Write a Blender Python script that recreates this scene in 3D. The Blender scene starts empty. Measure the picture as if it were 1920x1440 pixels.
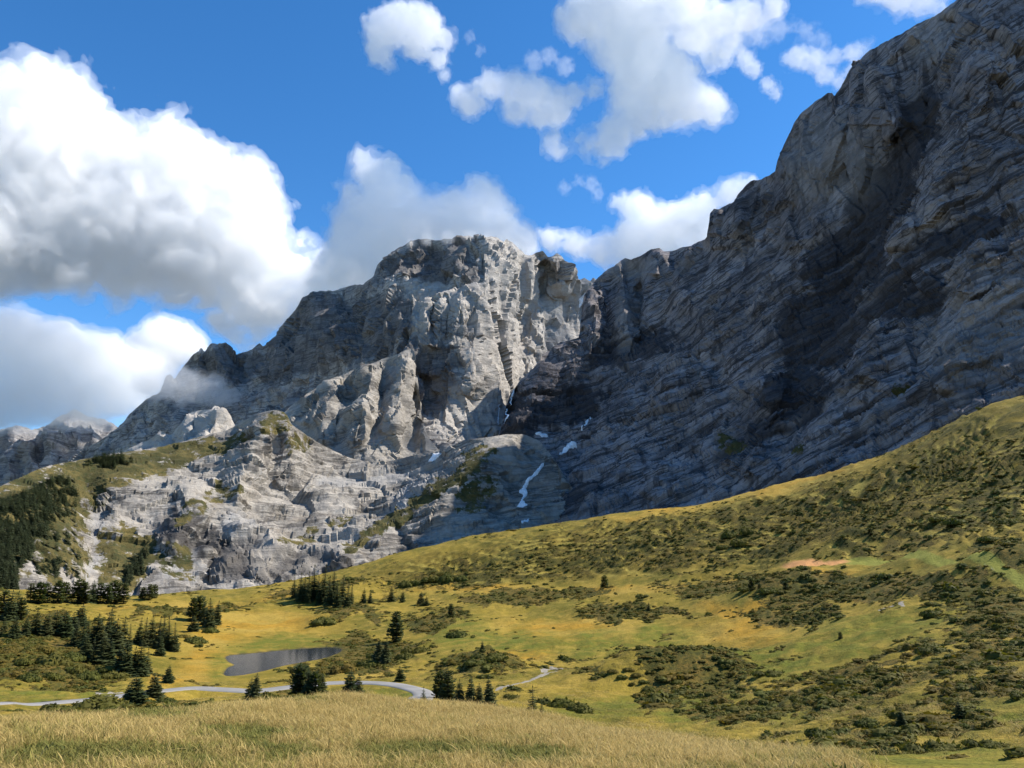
import bpy, bmesh, math, random, time
import numpy as np
T0 = time.time()
R = math.radians
rng = np.random.default_rng(7)
random.seed(7)
scene = bpy.context.scene
COL = scene.collection

# ------------------------------------------------------------------ camera, sky, sun, exposure
F = 1443.0                      # focal length in pixels of the 1920 x 1440 frame (26 mm equivalent)
PITCH = R(12.1)
CAM = np.array([0.0, 0.0, 60.0])
cam_data = bpy.data.cameras.new('camera')
cam_data.sensor_width = 36.0
cam_data.lens = 36.0 * F / 1920.0
cam_data.clip_start = 0.1
cam_data.clip_end = 60000.0
cam = bpy.data.objects.new('camera', cam_data)
COL.objects.link(cam)
cam.location = CAM
cam.rotation_euler = (math.pi / 2 + PITCH, 0, 0)
scene.camera = cam

SUN_AZ, SUN_EL = R(78.0), R(47.5)          # azimuth measured clockwise from the view direction (+Y)
world = bpy.data.worlds.new('World')
scene.world = world
world.use_nodes = True
wn = world.node_tree.nodes
sky = wn.new('ShaderNodeTexSky')
sky.sky_type = 'NISHITA'
sky.sun_disc = False
sky.sun_elevation = SUN_EL
sky.sun_rotation = SUN_AZ
sky.altitude = 2000.0
sky.air_density = 1.0
sky.dust_density = 0.2
sky.ozone_density = 3.0
hs = wn.new('ShaderNodeHueSaturation')
hs.inputs['Saturation'].default_value = 1.27
hs.inputs['Value'].default_value = 1.0
wl = world.node_tree.links
wl.new(sky.outputs[0], hs.inputs['Color'])
wl.new(hs.outputs[0], wn['Background'].inputs[0])
wn['Background'].inputs[1].default_value = 0.135

sun_data = bpy.data.lights.new('sun', 'SUN')
sun_data.energy = 5.0
sun_data.angle = R(0.53)
sun_data.color = (1.0, 0.94, 0.85)
sun = bpy.data.objects.new('sun', sun_data)
COL.objects.link(sun)
SUN_DIR = np.array([math.sin(SUN_AZ) * math.cos(SUN_EL), math.cos(SUN_AZ) * math.cos(SUN_EL), math.sin(SUN_EL)])
from mathutils import Vector
sun.rotation_euler = Vector(SUN_DIR).to_track_quat('Z', 'Y').to_euler()

vs = scene.view_settings
vs.view_transform = 'Standard'
vs.look = 'None'
vs.exposure = 0.75
vs.gamma = 1.0
vs.use_curve_mapping = False
cy = scene.cycles
cy.max_bounces = 14
cy.diffuse_bounces = 3
cy.glossy_bounces = 2
cy.transparent_max_bounces = 16
cy.volume_bounces = 12
cy.use_adaptive_sampling = True
cy.adaptive_threshold = 0.015

# ------------------------------------------------------------------ geometry helpers
CP, SP = math.cos(PITCH), math.sin(PITCH)

def at(px, py, d):
    """World points on the sight lines through pixels (px, py) of the 1920 x 1440 frame, at horizontal distance d."""
    px = np.asarray(px, float); py = np.asarray(py, float); d = np.asarray(d, float)
    x = (px - 960.0) / F; u = (720.0 - py) / F
    fwd = CP - u * SP; up = u * CP + SP
    h = np.sqrt(x * x + fwd * fwd)
    k = d / h
    return np.stack([CAM[0] + x * k, CAM[1] + fwd * k, CAM[2] + up * k], -1)

def pix(P):
    """Pixel of a world point (for checks and for placing things on the terrain)."""
    q = np.asarray(P, float) - CAM
    f = q[..., 1] * CP + q[..., 2] * SP
    u = -q[..., 1] * SP + q[..., 2] * CP
    return 960 + F * q[..., 0] / f, 720 - F * u / f

_perm = np.random.default_rng(11).permutation(256).astype(np.int32)
_perm = np.concatenate([_perm, _perm, _perm])
_g = np.random.default_rng(12).normal(size=(256, 3)).astype(np.float32)
_g /= np.linalg.norm(_g, axis=1, keepdims=True)

def noise3(x, y, z):
    """Gradient noise, about -1..1."""
    x = np.asarray(x, np.float32); y = np.asarray(y, np.float32); z = np.asarray(z, np.float32)
    xi = np.floor(x); yi = np.floor(y); zi = np.floor(z)
    fx, fy, fz = x - xi, y - yi, z - zi
    X = xi.astype(np.int32) & 255; Y = yi.astype(np.int32) & 255; Z = zi.astype(np.int32) & 255
    u = fx * fx * fx * (fx * (fx * 6 - 15) + 10); v = fy * fy * fy * (fy * (fy * 6 - 15) + 10); w = fz * fz * fz * (fz * (fz * 6 - 15) + 10)
    def c(dx, dy, dz):
        g = _g[_perm[_perm[_perm[X + dx] + Y + dy] + Z + dz]]
        return g[..., 0] * (fx - dx) + g[..., 1] * (fy - dy) + g[..., 2] * (fz - dz)
    a0 = c(0, 0, 0); a = a0 + u * (c(1, 0, 0) - a0)
    b0 = c(0, 1, 0); b = b0 + u * (c(1, 1, 0) - b0)
    e0 = c(0, 0, 1); e = e0 + u * (c(1, 0, 1) - e0)
    f0 = c(0, 1, 1); f = f0 + u * (c(1, 1, 1) - f0)
    p = a + v * (b - a); q = e + v * (f - e)
    return 1.6 * (p + w * (q - p))

def fbm(P, scale, octaves=4, gain=0.5, mode='fbm', seed=0.0, stretch=(1, 1, 1)):
    """fbm / billow / ridged noise of points P (N,3) with feature size `scale`."""
    x = P[..., 0] / (scale * stretch[0]) + seed * 7.13; y = P[..., 1] / (scale * stretch[1]) + seed * 3.7; z = P[..., 2] / (scale * stretch[2]) - seed * 5.3
    t = np.zeros(x.shape, np.float32); amp = 1.0; tot = 0.0
    for o in range(octaves):
        n = noise3(x, y, z)
        if mode == 'billow': n = np.abs(n) * 2 - 0.6
        elif mode == 'ridged': n = 1 - np.abs(n) * 2.2
        t += amp * n; tot += amp
        amp *= gain; x = x * 2.03 + 17.1; y = y * 2.03 + 5.7; z = z * 2.03 + 9.2
    return t / tot

def sstep(a, b, x):
    t = np.clip((x - a) / (b - a), 0, 1)
    return t * t * (3 - 2 * t)

def mesh_np(name, V, faces, smooth=True):
    """A mesh from an (N,3) array and one or more (M,3|4) index arrays."""
    me = bpy.data.meshes.new(name)
    if isinstance(faces, np.ndarray): faces = [faces]
    faces = [f for f in faces if len(f)]
    loops = np.concatenate([f.reshape(-1) for f in faces]).astype(np.int32)
    sizes = np.concatenate([np.full(len(f), f.shape[1], np.int32) for f in faces])
    me.vertices.add(len(V)); me.vertices.foreach_set('co', np.ascontiguousarray(V, np.float32).reshape(-1))
    me.loops.add(len(loops)); me.loops.foreach_set('vertex_index', loops)
    me.polygons.add(len(sizes))
    starts = np.concatenate([[0], np.cumsum(sizes)[:-1]]).astype(np.int32)
    me.polygons.foreach_set('loop_start', starts)
    me.polygons.foreach_set('loop_total', sizes)
    me.polygons.foreach_set('use_smooth', np.full(len(sizes), smooth))
    me.update(calc_edges=True)
    return me

def grid_faces(nu, nv):
    """Quads of an (nu x nv) grid stored row by row (index = i * nv + j)."""
    i, j = np.meshgrid(np.arange(nu - 1), np.arange(nv - 1), indexing='ij')
    a = i * nv + j
    return np.stack([a, a + nv, a + nv + 1, a + 1], -1).reshape(-1, 4)

def attr(me, name, vals):
    a = me.attributes.new(name, 'FLOAT', 'POINT')
    a.data.foreach_set('value', np.ascontiguousarray(vals, np.float32))

def link(name, me, mat=None, parent=None, loc=None, label=None, cat=None, group=None, kind=None):
    o = bpy.data.objects.new(name, me)
    COL.objects.link(o)
    if mat is not None and me is not None and not me.materials: me.materials.append(mat)
    if parent is not None: o.parent = parent
    if loc is not None: o.location = loc
    if label: o['label'] = label
    if cat: o['category'] = cat
    if group: o['group'] = group
    if kind: o['kind'] = kind
    return o

# ------------------------------------------------------------------ material helpers
class NT:
    """A small wrapper for building node trees in a few lines."""
    def __init__(self, name):
        self.m = bpy.data.materials.new(name); self.m.use_nodes = True
        self.t = self.m.node_tree; self.n = self.t.nodes
        self.b = self.n['Principled BSDF']; self.out = self.n['Material Output']
        self.b.inputs['Roughness'].default_value = 0.9
        self.b.inputs['Specular IOR Level'].default_value = 0.15
        self._pos = None
    def new(self, kind, **kw):
        k = self.n.new('ShaderNode' + kind)
        for a, v in kw.items(): setattr(k, a, v)
        return k
    def put(self, sock, v):
        if isinstance(v, bpy.types.NodeSocket): self.t.links.new(v, sock)
        elif isinstance(v, (tuple, list)) and len(v) == 3 and sock.type == 'RGBA': sock.default_value = (*v, 1)
        else: sock.default_value = v
    @property
    def pos(self):
        if self._pos is None: self._pos = self.new('NewGeometry').outputs['Position']
        return self._pos
    @property
    def normal(self): return self.new('NewGeometry').outputs['Normal']
    def attr(self, name): return self.new('Attribute', attribute_name=name).outputs['Fac']
    def attrc(self, name): return self.new('Attribute', attribute_name=name).outputs['Color']
    def mapping(self, vec, scale=(1, 1, 1), rot=(0, 0, 0), loc=(0, 0, 0)):
        k = self.new('Mapping'); self.put(k.inputs['Vector'], vec)
        k.inputs['Scale'].default_value = scale; k.inputs['Rotation'].default_value = rot; k.inputs['Location'].default_value = loc
        return k.outputs[0]
    def noise(self, vec, size, detail=4, rough=0.55, dist=0.0, color=False):
        k = self.new('TexNoise'); self.put(k.inputs['Vector'], vec)
        k.inputs['Scale'].default_value = 1.0 / size; k.inputs['Detail'].default_value = detail
        k.inputs['Roughness'].default_value = rough; k.inputs['Distortion'].default_value = dist
        return k.outputs['Color' if color else 'Fac']
    def voronoi(self, vec, size, out='Distance', feature='F1', rand=1.0):
        k = self.new('TexVoronoi', feature=feature); self.put(k.inputs['Vector'], vec)
        k.inputs['Scale'].default_value = 1.0 / size; k.inputs['Randomness'].default_value = rand
        return k.outputs[out]
    def math(self, op, a, b=0.0, c=None, clamp=False):
        k = self.new('Math', operation=op); k.use_clamp = clamp
        self.put(k.inputs[0], a); self.put(k.inputs[1], b)
        if c is not None: self.put(k.inputs[2], c)
        return k.outputs[0]
    def vmath(self, op, a, b=(0, 0, 0)):
        k = self.new('VectorMath', operation=op); self.put(k.inputs[0], a); self.put(k.inputs[1], b)
        return k.outputs[0]
    def ramp(self, v, lo, hi, a=0.0, b=1.0, smooth=True):
        k = self.new('MapRange'); k.interpolation_type = 'SMOOTHSTEP' if smooth else 'LINEAR'
        self.put(k.inputs[0], v)
        for i, x in enumerate((lo, hi, a, b)): k.inputs[i + 1].default_value = x
        return k.outputs[0]
    def mix(self, f, a, b, blend='MIX'):
        k = self.new('Mix', data_type='RGBA', blend_type=blend); k.clamp_factor = True
        self.put(k.inputs[0], f); self.put(k.inputs[6], a); self.put(k.inputs[7], b)
        return k.outputs[2]
    def sep(self, v):
        k = self.new('SeparateXYZ'); self.put(k.inputs[0], v); return k.outputs
    def bump(self, h, dist, strength=1.0, normal=None):
        k = self.new('Bump'); self.put(k.inputs['Height'], h)
        k.inputs['Distance'].default_value = dist; k.inputs['Strength'].default_value = strength
        if normal is not None: self.put(k.inputs['Normal'], normal)
        return k.outputs[0]
    def color(self, c): self.put(self.b.inputs['Base Color'], c); return self
    def nrm(self, n): self.put(self.b.inputs['Normal'], n); return self

def rock_material(name, pale, mid, dark, warm, bed=(0.05, 0.2, 0.98), grass=(0.080, 0.069, 0.024), scale=1.0):
    k = NT(name)
    p = k.pos
    big = k.noise(p, 260 * scale, 4, 0.55, 0.6)
    med = k.noise(p, 60 * scale, 5, 0.6, 0.4)
    dot = k.new('VectorMath', operation='DOT_PRODUCT'); k.put(dot.inputs[0], p); dot.inputs[1].default_value = bed
    xyz = k.sep(p); cb = k.new('CombineXYZ')
    k.put(cb.inputs[0], k.math('MULTIPLY', xyz[0], 0.07)); k.put(cb.inputs[1], k.math('MULTIPLY', xyz[1], 0.07)); k.put(cb.inputs[2], dot.outputs['Value'])
    st = k.noise(cb.outputs[0], 13 * scale, 6, 0.68, 0.9)       # bedding
    st2 = k.noise(cb.outputs[0], 4.5 * scale, 4, 0.7, 0.7)
    drip = k.noise(k.mapping(p, (1.0, 1.0, 0.16)), 26 * scale, 5, 0.6, 0.3)                    # water streaks down the faces
    fine = k.noise(p, 7 * scale, 6, 0.7)
    c = k.mix(k.ramp(big, 0.36, 0.64), mid, pale)
    c = k.mix(k.ramp(med, 0.50, 0.68, 0, 0.55), c, dark)
    c = k.mix(k.ramp(st, 0.51, 0.58, 0, 0.8), c, dark)
    c = k.mix(k.ramp(st2, 0.55, 0.61, 0, 0.6), c, dark)
    vor = k.voronoi(k.vmath('ADD', p, k.vmath('SCALE', k.noise(p, 30 * scale, 4, 0.6, color=True), (1, 1, 1))), 34 * scale, feature='DISTANCE_TO_EDGE')
    c = k.mix(k.math('MULTIPLY', k.ramp(vor, 0.0, 0.04, 0.45, 0.0), k.ramp(big, 0.4, 0.6, 1.0, 0.3)), c, k.mix(0.5, dark, (0.03, 0.03, 0.03)))
    c = k.mix(k.ramp(drip, 0.54, 0.63, 0, 0.65), c, dark)
    c = k.mix(k.math('MULTIPLY', k.ramp(k.noise(p, 120 * scale, 3, 0.5, 1.0), 0.56, 0.70), k.ramp(fine, 0.35, 0.65, 0.2, 0.7)), c, warm)
    c = k.mix(k.attr('stain_shade'), c, k.mix(0.5, dark, (0.035, 0.034, 0.038)))  # wet stains, plus gully and cliff shade painted into the rock
    c = k.mix(k.attr('pale'), c, k.mix(fine, pale, (0.47, 0.43, 0.37)))
    scree = k.mix(fine, (0.30, 0.29, 0.27), (0.40, 0.38, 0.35))
    c = k.mix(k.attr('scree'), c, scree)
    gr = k.mix(k.ramp(k.noise(p, 90, 5, 0.65), 0.35, 0.65), k.mix(1.0, grass, (0.55, 0.62, 0.6), 'MULTIPLY'), k.mix(0.4, grass, (0.20, 0.15, 0.05)))
    gr = k.mix(k.ramp(k.noise(p, 13, 6, 0.72), 0.48, 0.62, 0, 0.75), gr, (0.035, 0.045, 0.016))
    gmask = k.ramp(k.math('ADD', k.attr('grass'), k.math('MULTIPLY', k.math('SUBTRACT', k.noise(p, 34, 7, 0.72), 0.5), 2.2)), 0.42, 0.60)
    c = k.mix(k.ramp(fine, 0.3, 0.7, 0.0, 0.3), c, k.mix(1.0, c, (0.55, 0.55, 0.56), 'MULTIPLY'))
    k.color(c)
    h = k.math('ADD', k.math('MULTIPLY', st, 9.0), k.math('MULTIPLY', k.noise(p, 12 * scale, 8, 0.7, 0.5), 9.0))
    h = k.math('ADD', h, k.math('ADD', k.math('MULTIPLY', drip, 5.0), k.math('MULTIPLY', st2, 3.0)))
    wp = k.vmath('ADD', cb.outputs[0], k.vmath('MULTIPLY', k.noise(p, 20 * scale, 4, 0.6, color=True), (14 * scale, 14 * scale, 14 * scale)))
    cell = k.sep(k.voronoi(wp, 15 * scale, 'Color'))[0]
    cell2 = k.sep(k.voronoi(wp, 5.5 * scale, 'Color'))[0]
    wq = k.vmath('ADD', k.mapping(p, (1, 1, 0.4)), k.vmath('MULTIPLY', k.noise(p, 16 * scale, 4, 0.6, color=True), (12 * scale, 12 * scale, 12 * scale)))
    cell3 = k.sep(k.voronoi(wq, 13 * scale, 'Color'))[0]
    h = k.math('ADD', h, k.math('ADD', k.math('MULTIPLY', cell, 6.0), k.math('ADD', k.math('MULTIPLY', cell2, 2.5), k.math('MULTIPLY', cell3, 5.0))))
    k.nrm(k.bump(h, 1.0, 0.55))
    c2 = k.mix(k.ramp(cell, 0.1, 0.9, 0.0, 0.35, False), c, k.mix(1.0, c, (0.62, 0.62, 0.64), 'MULTIPLY'))
    c2 = k.mix(k.ramp(cell3, 0.2, 1.0, 0.0, 0.30, False), c2, k.mix(1.0, c2, (0.60, 0.60, 0.62), 'MULTIPLY'))
    bed_shade = k.attr('bed')  # bed colour with ledge shade painted in: recesses dark, jutting edges pale
    c2 = k.mix(k.ramp(bed_shade, 0.0, -0.38, 0.0, 0.9), c2, k.mix(0.35, dark, (0.02, 0.02, 0.022)))
    c2 = k.mix(k.ramp(bed_shade, 0.10, 0.5, 0.0, 0.55), c2, k.mix(0.6, c2, pale))
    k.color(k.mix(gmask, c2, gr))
    return k.m

# ------------------------------------------------------------------ mountains
def poly(pts):
    a = np.array(pts, float)
    return a[:, 0], a[:, 1]

def tps(ctrl):
    """Smooth interpolation (thin-plate spline) of distance over control points (px, py, d)."""
    c = np.array(ctrl, float); X = c[:, :2] / 500.0; n = len(X)
    def U(r2): return np.where(r2 > 1e-12, 0.5 * r2 * np.log(np.maximum(r2, 1e-12)), 0)
    K = U(((X[:, None] - X[None]) ** 2).sum(-1)) + 2e-4 * np.eye(n)
    Pm = np.c_[np.ones(n), X]
    A = np.block([[K, Pm], [Pm.T, np.zeros((3, 3))]])
    w = np.linalg.solve(A, np.r_[c[:, 2], 0, 0, 0])
    def f(px, py):
        sh = np.shape(px); q = np.stack([np.ravel(px), np.ravel(py)], -1) / 500.0
        out = np.empty(len(q))
        for i in range(0, len(q), 40000):
            b = q[i:i + 40000]
            out[i:i + 40000] = U(((b[:, None] - X[None]) ** 2).sum(-1)) @ w[:n] + w[n] + b @ w[n + 1:]
        return out.reshape(sh)
    return f

def seg_dist(px, py, line):
    """Distance (pixels) to a polyline, the side (+1 right of it, seen along its run downwards) and the run parameter 0..1."""
    L = np.array(line, float)
    best = np.full(px.shape, 1e9); side = np.zeros(px.shape); par = np.zeros(px.shape)
    seg = np.linalg.norm(L[1:] - L[:-1], axis=1); cum = np.r_[0, np.cumsum(seg)]
    for k in range(len(L) - 1):
        a, b = L[k], L[k + 1]; v = b - a
        t = np.clip(((px - a[0]) * v[0] + (py - a[1]) * v[1]) / (v @ v), 0, 1)
        dx = px - a[0] - t * v[0]; dy = py - a[1] - t * v[1]
        d = np.hypot(dx, dy); m = d < best
        best = np.where(m, d, best); side = np.where(m, np.sign(-(v[0] * dy - v[1] * dx)) , side)
        par = np.where(m, (cum[k] + t * seg[k]) / cum[-1], par)
    return best, side, par

def ribs(px, py, lst):
    """Aretes (positive) and gullies (negative), in metres towards the valley."""
    h = np.zeros(px.shape)
    wob = 12 * fbm(np.stack([px, py, 0 * px], -1), 60, 3, seed=4)
    for line, amp, wl, wr in lst:
        d, s, t = seg_dist(px + wob, py + 0.5 * wob, line)
        w = np.where(s > 0, wr, wl)
        k = np.clip(1 - d / w, 0, 1)
        h += amp * k * np.minimum(1, np.minimum((t + 0.02) * 6, (1.02 - t) * 6 + 0.15))
    return h

def blobmask(px, py, lst, soft=0.35, wob=14, size=45):
    """Union of soft-edged ellipses (px, py, rx, ry[, angle deg]) with ragged borders."""
    Q = np.stack([px, py, 0 * px], -1)
    wx = wob * fbm(Q, size, 4, seed=8); wy = wob * fbm(Q, size, 4, seed=9)
    m = np.zeros(px.shape)
    for b in lst:
        x, y, rx, ry = b[:4]; a = R(b[4]) if len(b) > 4 else 0
        dx = px + wx - x; dy = py + wy - y
        u = (dx * math.cos(a) - dy * math.sin(a)) / rx; v = (dx * math.sin(a) + dy * math.cos(a)) / ry
        m = np.maximum(m, sstep(1 + soft, 1 - soft, np.sqrt(u * u + v * v)))
    return m

def rag(m, P, size=30, k=0.9):
    """Break a soft mask up along a fine, irregular border."""
    return sstep(0.30, 0.62, m + k * fbm(P, size, 4, 0.6, seed=66))

def bedframe(P, normal):
    """Coordinates whose third axis runs across the bedding."""
    return np.stack([P[..., 0], P[..., 1], P @ np.asarray(normal, np.float32)], -1)

def strata(P, normal, period, seed, sharp=0.75):
    """Bedding ledges: each bed juts out at its top edge and steps back below it."""
    q = P @ np.asarray(normal, np.float32)
    q = q / period + 0.34 * fbm(P, period * 9, 2, seed=seed) + 0.12 * fbm(P, period * 1.4, 3, seed=seed + 1)
    f = q - np.floor(q)
    return np.where(f < sharp, f / sharp, (1 - f) / (1 - sharp)) - 0.5

_cd = np.random.default_rng(21).random((256, 8)).astype(np.float32)

def facet(P, scale, octaves=3, gain=0.5, seed=0, stretch=(1, 1, 1), flatness=0.5):
    """Broken rock: planar facets that meet in sharp edges (creased triangle waves along warped random directions), about -1..1."""
    r = np.random.default_rng(1000 + int(seed))
    st = np.array(stretch, np.float32)
    out = np.zeros(P.shape[:-1], np.float32); amp = 1.0; tot = 0
    for o in range(octaves):
        lam = scale * 0.5 ** o
        Q = P / st
        w = [1.1 * noise3(Q[..., 0] / (lam * 2.3) + 9.1 * k + seed, Q[..., 1] / (lam * 2.3) - seed, Q[..., 2] / (lam * 2.3) + 3.3 * k) for k in range(2)]
        acc = 0
        for k in range(4):
            v = r.normal(size=3); v /= np.linalg.norm(v)
            u = (Q @ v.astype(np.float32)) / (lam * (0.8 + 0.5 * r.random())) + w[k % 2] * (1 if k < 2 else -1) + r.random()
            acc = acc + np.abs((u - np.floor(u)) * 2 - 1) * (1.0 if k < 2 else 0.6)
        acc = acc / 3.2
        out += amp * (acc * 2 - 1) * 1.5; tot += amp; amp *= gain
    return out / tot

def blocks(P, scale, seed=0, stretch=(1, 1, 1)):
    """Jointed blocks: Voronoi cells, each a plane of its own tilt and depth, about -1..1."""
    Q = (P / (scale * np.array(stretch, np.float32))).astype(np.float32)
    Q = Q + 0.06 * noise3(Q[..., 0] * 1.7, Q[..., 1] * 1.7, Q[..., 2] * 1.7)[..., None]
    I = np.floor(Q).astype(np.int32); Fq = Q - I
    best = np.full(Q.shape[:-1], 9.0, np.float32); val = np.zeros(Q.shape[:-1], np.float32)
    for dx in (-1, 0, 1):
        for dy in (-1, 0, 1):
            for dz in (-1, 0, 1):
                hsh = _perm[_perm[_perm[(I[..., 0] + dx + seed) & 255] + ((I[..., 1] + dy) & 255)] + ((I[..., 2] + dz) & 255)]
                c = _cd[hsh]
                ox = dx + c[..., 0] - Fq[..., 0]; oy = dy + c[..., 1] - Fq[..., 1]; oz = dz + c[..., 2] - Fq[..., 2]
                d2 = ox * ox + oy * oy + oz * oz
                m = d2 < best
                best = np.where(m, d2, best)
                v = (c[..., 3] - 0.5) * 1.4 + (c[..., 4] - 0.5) * 2 * ox + (c[..., 5] - 0.5) * 2 * oy + (c[..., 6] - 0.5) * 2 * oz
                val = np.where(m, v, val)
    return val

LAYER = {}

def relief(name, crest, bottom, ctrl, step, mat, rib=(), detail=None, masks=None, jag=4.0, back=(60, 350, 1200), xr=None, crest_fade=10, label=None, smooth=True):
    cx, cyy = poly(crest); bx, by = poly(bottom)
    x0, x1 = xr or (cx[0], cx[-1])
    nx = int((x1 - x0) / step) + 1
    xs = np.linspace(x0, x1, nx)
    yc = np.interp(xs, cx, cyy)
    q = np.stack([xs, 0 * xs, 0 * xs], -1)
    yc = yc - jag * (fbm(q, 38, 5, 0.62, 'ridged', seed=len(name)) - 0.3)
    yb = np.maximum(np.interp(xs, bx, by), yc + 12)
    y0 = yc.min(); ny = int((yb.max() - y0) / step) + 2
    PX = np.repeat(xs[:, None], ny, 1)
    PY = np.minimum(np.maximum(y0 + step * np.arange(ny)[None], yc[:, None]), yb[:, None])      # even lattice, cut off at the crest and at the foot
    YF = np.repeat((y0 + step * np.arange(ny))[None], nx, 0)
    ok = (YF >= yc[:, None] - 1.01 * step) & (YF <= yb[:, None] + 1.01 * step)
    D = np.full(PX.shape, np.nan)
    D[ok] = tps(ctrl)(PX[ok], PY[ok]) - ribs(PX[ok], PY[ok], rib)
    first = np.argmax(ok, 1); last = ny - 1 - np.argmax(ok[:, ::-1], 1); jj = np.arange(ny)[None]; ii = np.arange(nx)[:, None]
    src = np.clip(jj, first[:, None], last[:, None])                   # rows beyond the cut repeat its edge
    D = D[ii, src]
    P = at(PX, PY, D)
    Pf = at(PX, YF, D)
    du = np.gradient(Pf, axis=0); dv = np.gradient(Pf, axis=1)
    def blur(a, k):
        for _ in range(k):
            a[1:-1] = (a[:-2] + a[1:-1] * 2 + a[2:]) / 4; a[:, 1:-1] = (a[:, :-2] + a[:, 1:-1] * 2 + a[:, 2:]) / 4
        return a
    N = np.cross(dv, du); N /= np.linalg.norm(N, axis=-1, keepdims=True) + 1e-9
    N = blur(N, 12); N /= np.linalg.norm(N, axis=-1, keepdims=True) + 1e-9
    fade = sstep(0, crest_fade, PY - yc[:, None]) * 0.85 + 0.15
    h = np.zeros_like(PX); bed = np.zeros_like(PX)
    if detail:
        r = detail(P[ok].astype(np.float32), PX[ok], PY[ok], D[ok])
        if isinstance(r, tuple): h[ok], bed[ok] = r
        else: h[ok] = r
    bed = blur(bed[ii, src], 1)
    P = P + N * (h * fade)[..., None]
    P = P[ii, src]; N = N[ii, src]
    # the far side: the crest falls away behind
    C0 = P[:, 0]; dirh = C0[:, :2] - CAM[:2]; dirh = dirh / np.linalg.norm(dirh, axis=1, keepdims=True)
    rows = [P]
    zb = CAM[2] - 200
    for k, dd in enumerate(back):
        B = C0.copy(); B[:, :2] += dirh * dd; B[:, 2] = np.maximum(C0[:, 2] - dd * (0.55 if k == 0 else 1.0), zb)
        rows.insert(0, B[:, None])
    V = np.concatenate(rows, 1)
    nb = len(back)
    q = grid_faces(nx, ny + nb)
    flat = np.concatenate([np.zeros((nx, nb), bool), (YF < yc[:, None] - 1e-6) | (YF > yb[:, None] + 1e-6)], 1).reshape(-1)
    low = np.concatenate([np.zeros((nx, nb), bool), YF > yb[:, None] + 1e-6], 1).reshape(-1)
    q = q[~(flat[q].all(1) & ((q % (ny + nb)) >= nb).all(1))]
    used, inv = np.unique(q, return_inverse=True)
    me = mesh_np(name, V.reshape(-1, 3)[used], inv.reshape(-1, 4), smooth=smooth)
    me.set_sharp_from_angle(angle=R(32))
    for an in ('stain_shade', 'grass', 'scree', 'pale', 'bed'):
        m = np.zeros_like(PX)
        if an == 'bed': m = bed
        elif masks and an in masks: m[ok] = masks[an](PX[ok], PY[ok], P[ok], N[ok])
        m = np.concatenate([np.repeat(m[:, :1], nb, 1), m], 1)
        attr(me, an, m.reshape(-1)[used])
    o = link(name, me, mat, kind='structure')
    LAYER[name] = (xs, y0, step, P, N)
    if label: o['label'] = label
    print(name, len(me.polygons), round(time.time() - T0, 1))
    return o

rock_far = rock_material('far_limestone', (0.38, 0.355, 0.325), (0.28, 0.265, 0.25), (0.12, 0.115, 0.115), (0.34, 0.30, 0.25), scale=1.8)
rock_peak = rock_material('pale_limestone', (0.50, 0.465, 0.415), (0.36, 0.335, 0.305), (0.125, 0.115, 0.11), (0.40, 0.345, 0.27), (-0.10, 0.22, 0.97))
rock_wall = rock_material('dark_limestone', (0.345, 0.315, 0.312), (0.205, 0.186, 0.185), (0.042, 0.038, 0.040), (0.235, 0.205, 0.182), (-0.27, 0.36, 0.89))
rock_foot = rock_material('slab_limestone', (0.41, 0.375, 0.322), (0.285, 0.262, 0.226), (0.098, 0.089, 0.079), (0.33, 0.275, 0.205), (-0.20, 0.30, 0.93))

# --- far blue peaks and the pale needles at the left
relief('far_mountain', [(-420, 815), (-250, 800), (-100, 822), (0, 805), (30, 798), (60, 806), (85, 800), (105, 784), (125, 776), (140, 768), (160, 778), (190, 786), (215, 797), (260, 830), (330, 870)],
       [(-420, 960), (330, 960)], [(-420, 800, 11000), (330, 800, 11000), (0, 940, 9800), (140, 770, 11200), (60, 800, 10600), (140, 940, 9900)], 3.0, rock_far,
       rib=[([(140, 768), (120, 850), (100, 930)], 500, 60, 60), ([(30, 798), (20, 900)], 400, 50, 50)],
       detail=lambda P, x, y, d: 160 * facet(P, 700, 4, 0.55, 3), jag=6, back=(200, 1500, 4000))

def det_needle(P, x, y, d):
    return 60 * facet(P, 280, 2, 0.5, 5, (1, 1, 3.2)) + 24 * blocks(P, 140, 17, (1, 1, 2.6)) + 8 * blocks(P, 50, 18, (1, 1, 1.8))
relief('needle_mountain', [(-420, 940), (-250, 900), (-100, 890), (-40, 872), (0, 857), (15, 842), (27, 832), (36, 826), (41, 819), (47, 830), (60, 826), (70, 820), (75, 806), (80, 812), (86, 799), (91, 810), (100, 808), (120, 811), (130, 802), (142, 803), (150, 795), (160, 803), (167, 793), (174, 806), (185, 817), (220, 850), (300, 900)],
       [(-420, 990), (0, 960), (300, 930)], [(-420, 900, 7600), (0, 857, 7000), (100, 810, 7000), (185, 817, 6800), (300, 900, 6300), (0, 950, 6100), (100, 950, 5900), (250, 930, 5800)], 2.4, rock_far,
       rib=[([(41, 819), (60, 880), (70, 920)], 190, 18, 18), ([(86, 799), (95, 840), (90, 900)], 220, 20, 20), ([(150, 795), (140, 850), (120, 900)], 200, 22, 20), ([(172, 795), (170, 850), (150, 890)], 160, 16, 16), ([(10, 845), (20, 900)], 150, 20, 20), ([(120, 811), (112, 860)], 120, 16, 16)],
       detail=det_needle, jag=5, back=(100, 800, 2500))

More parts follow.
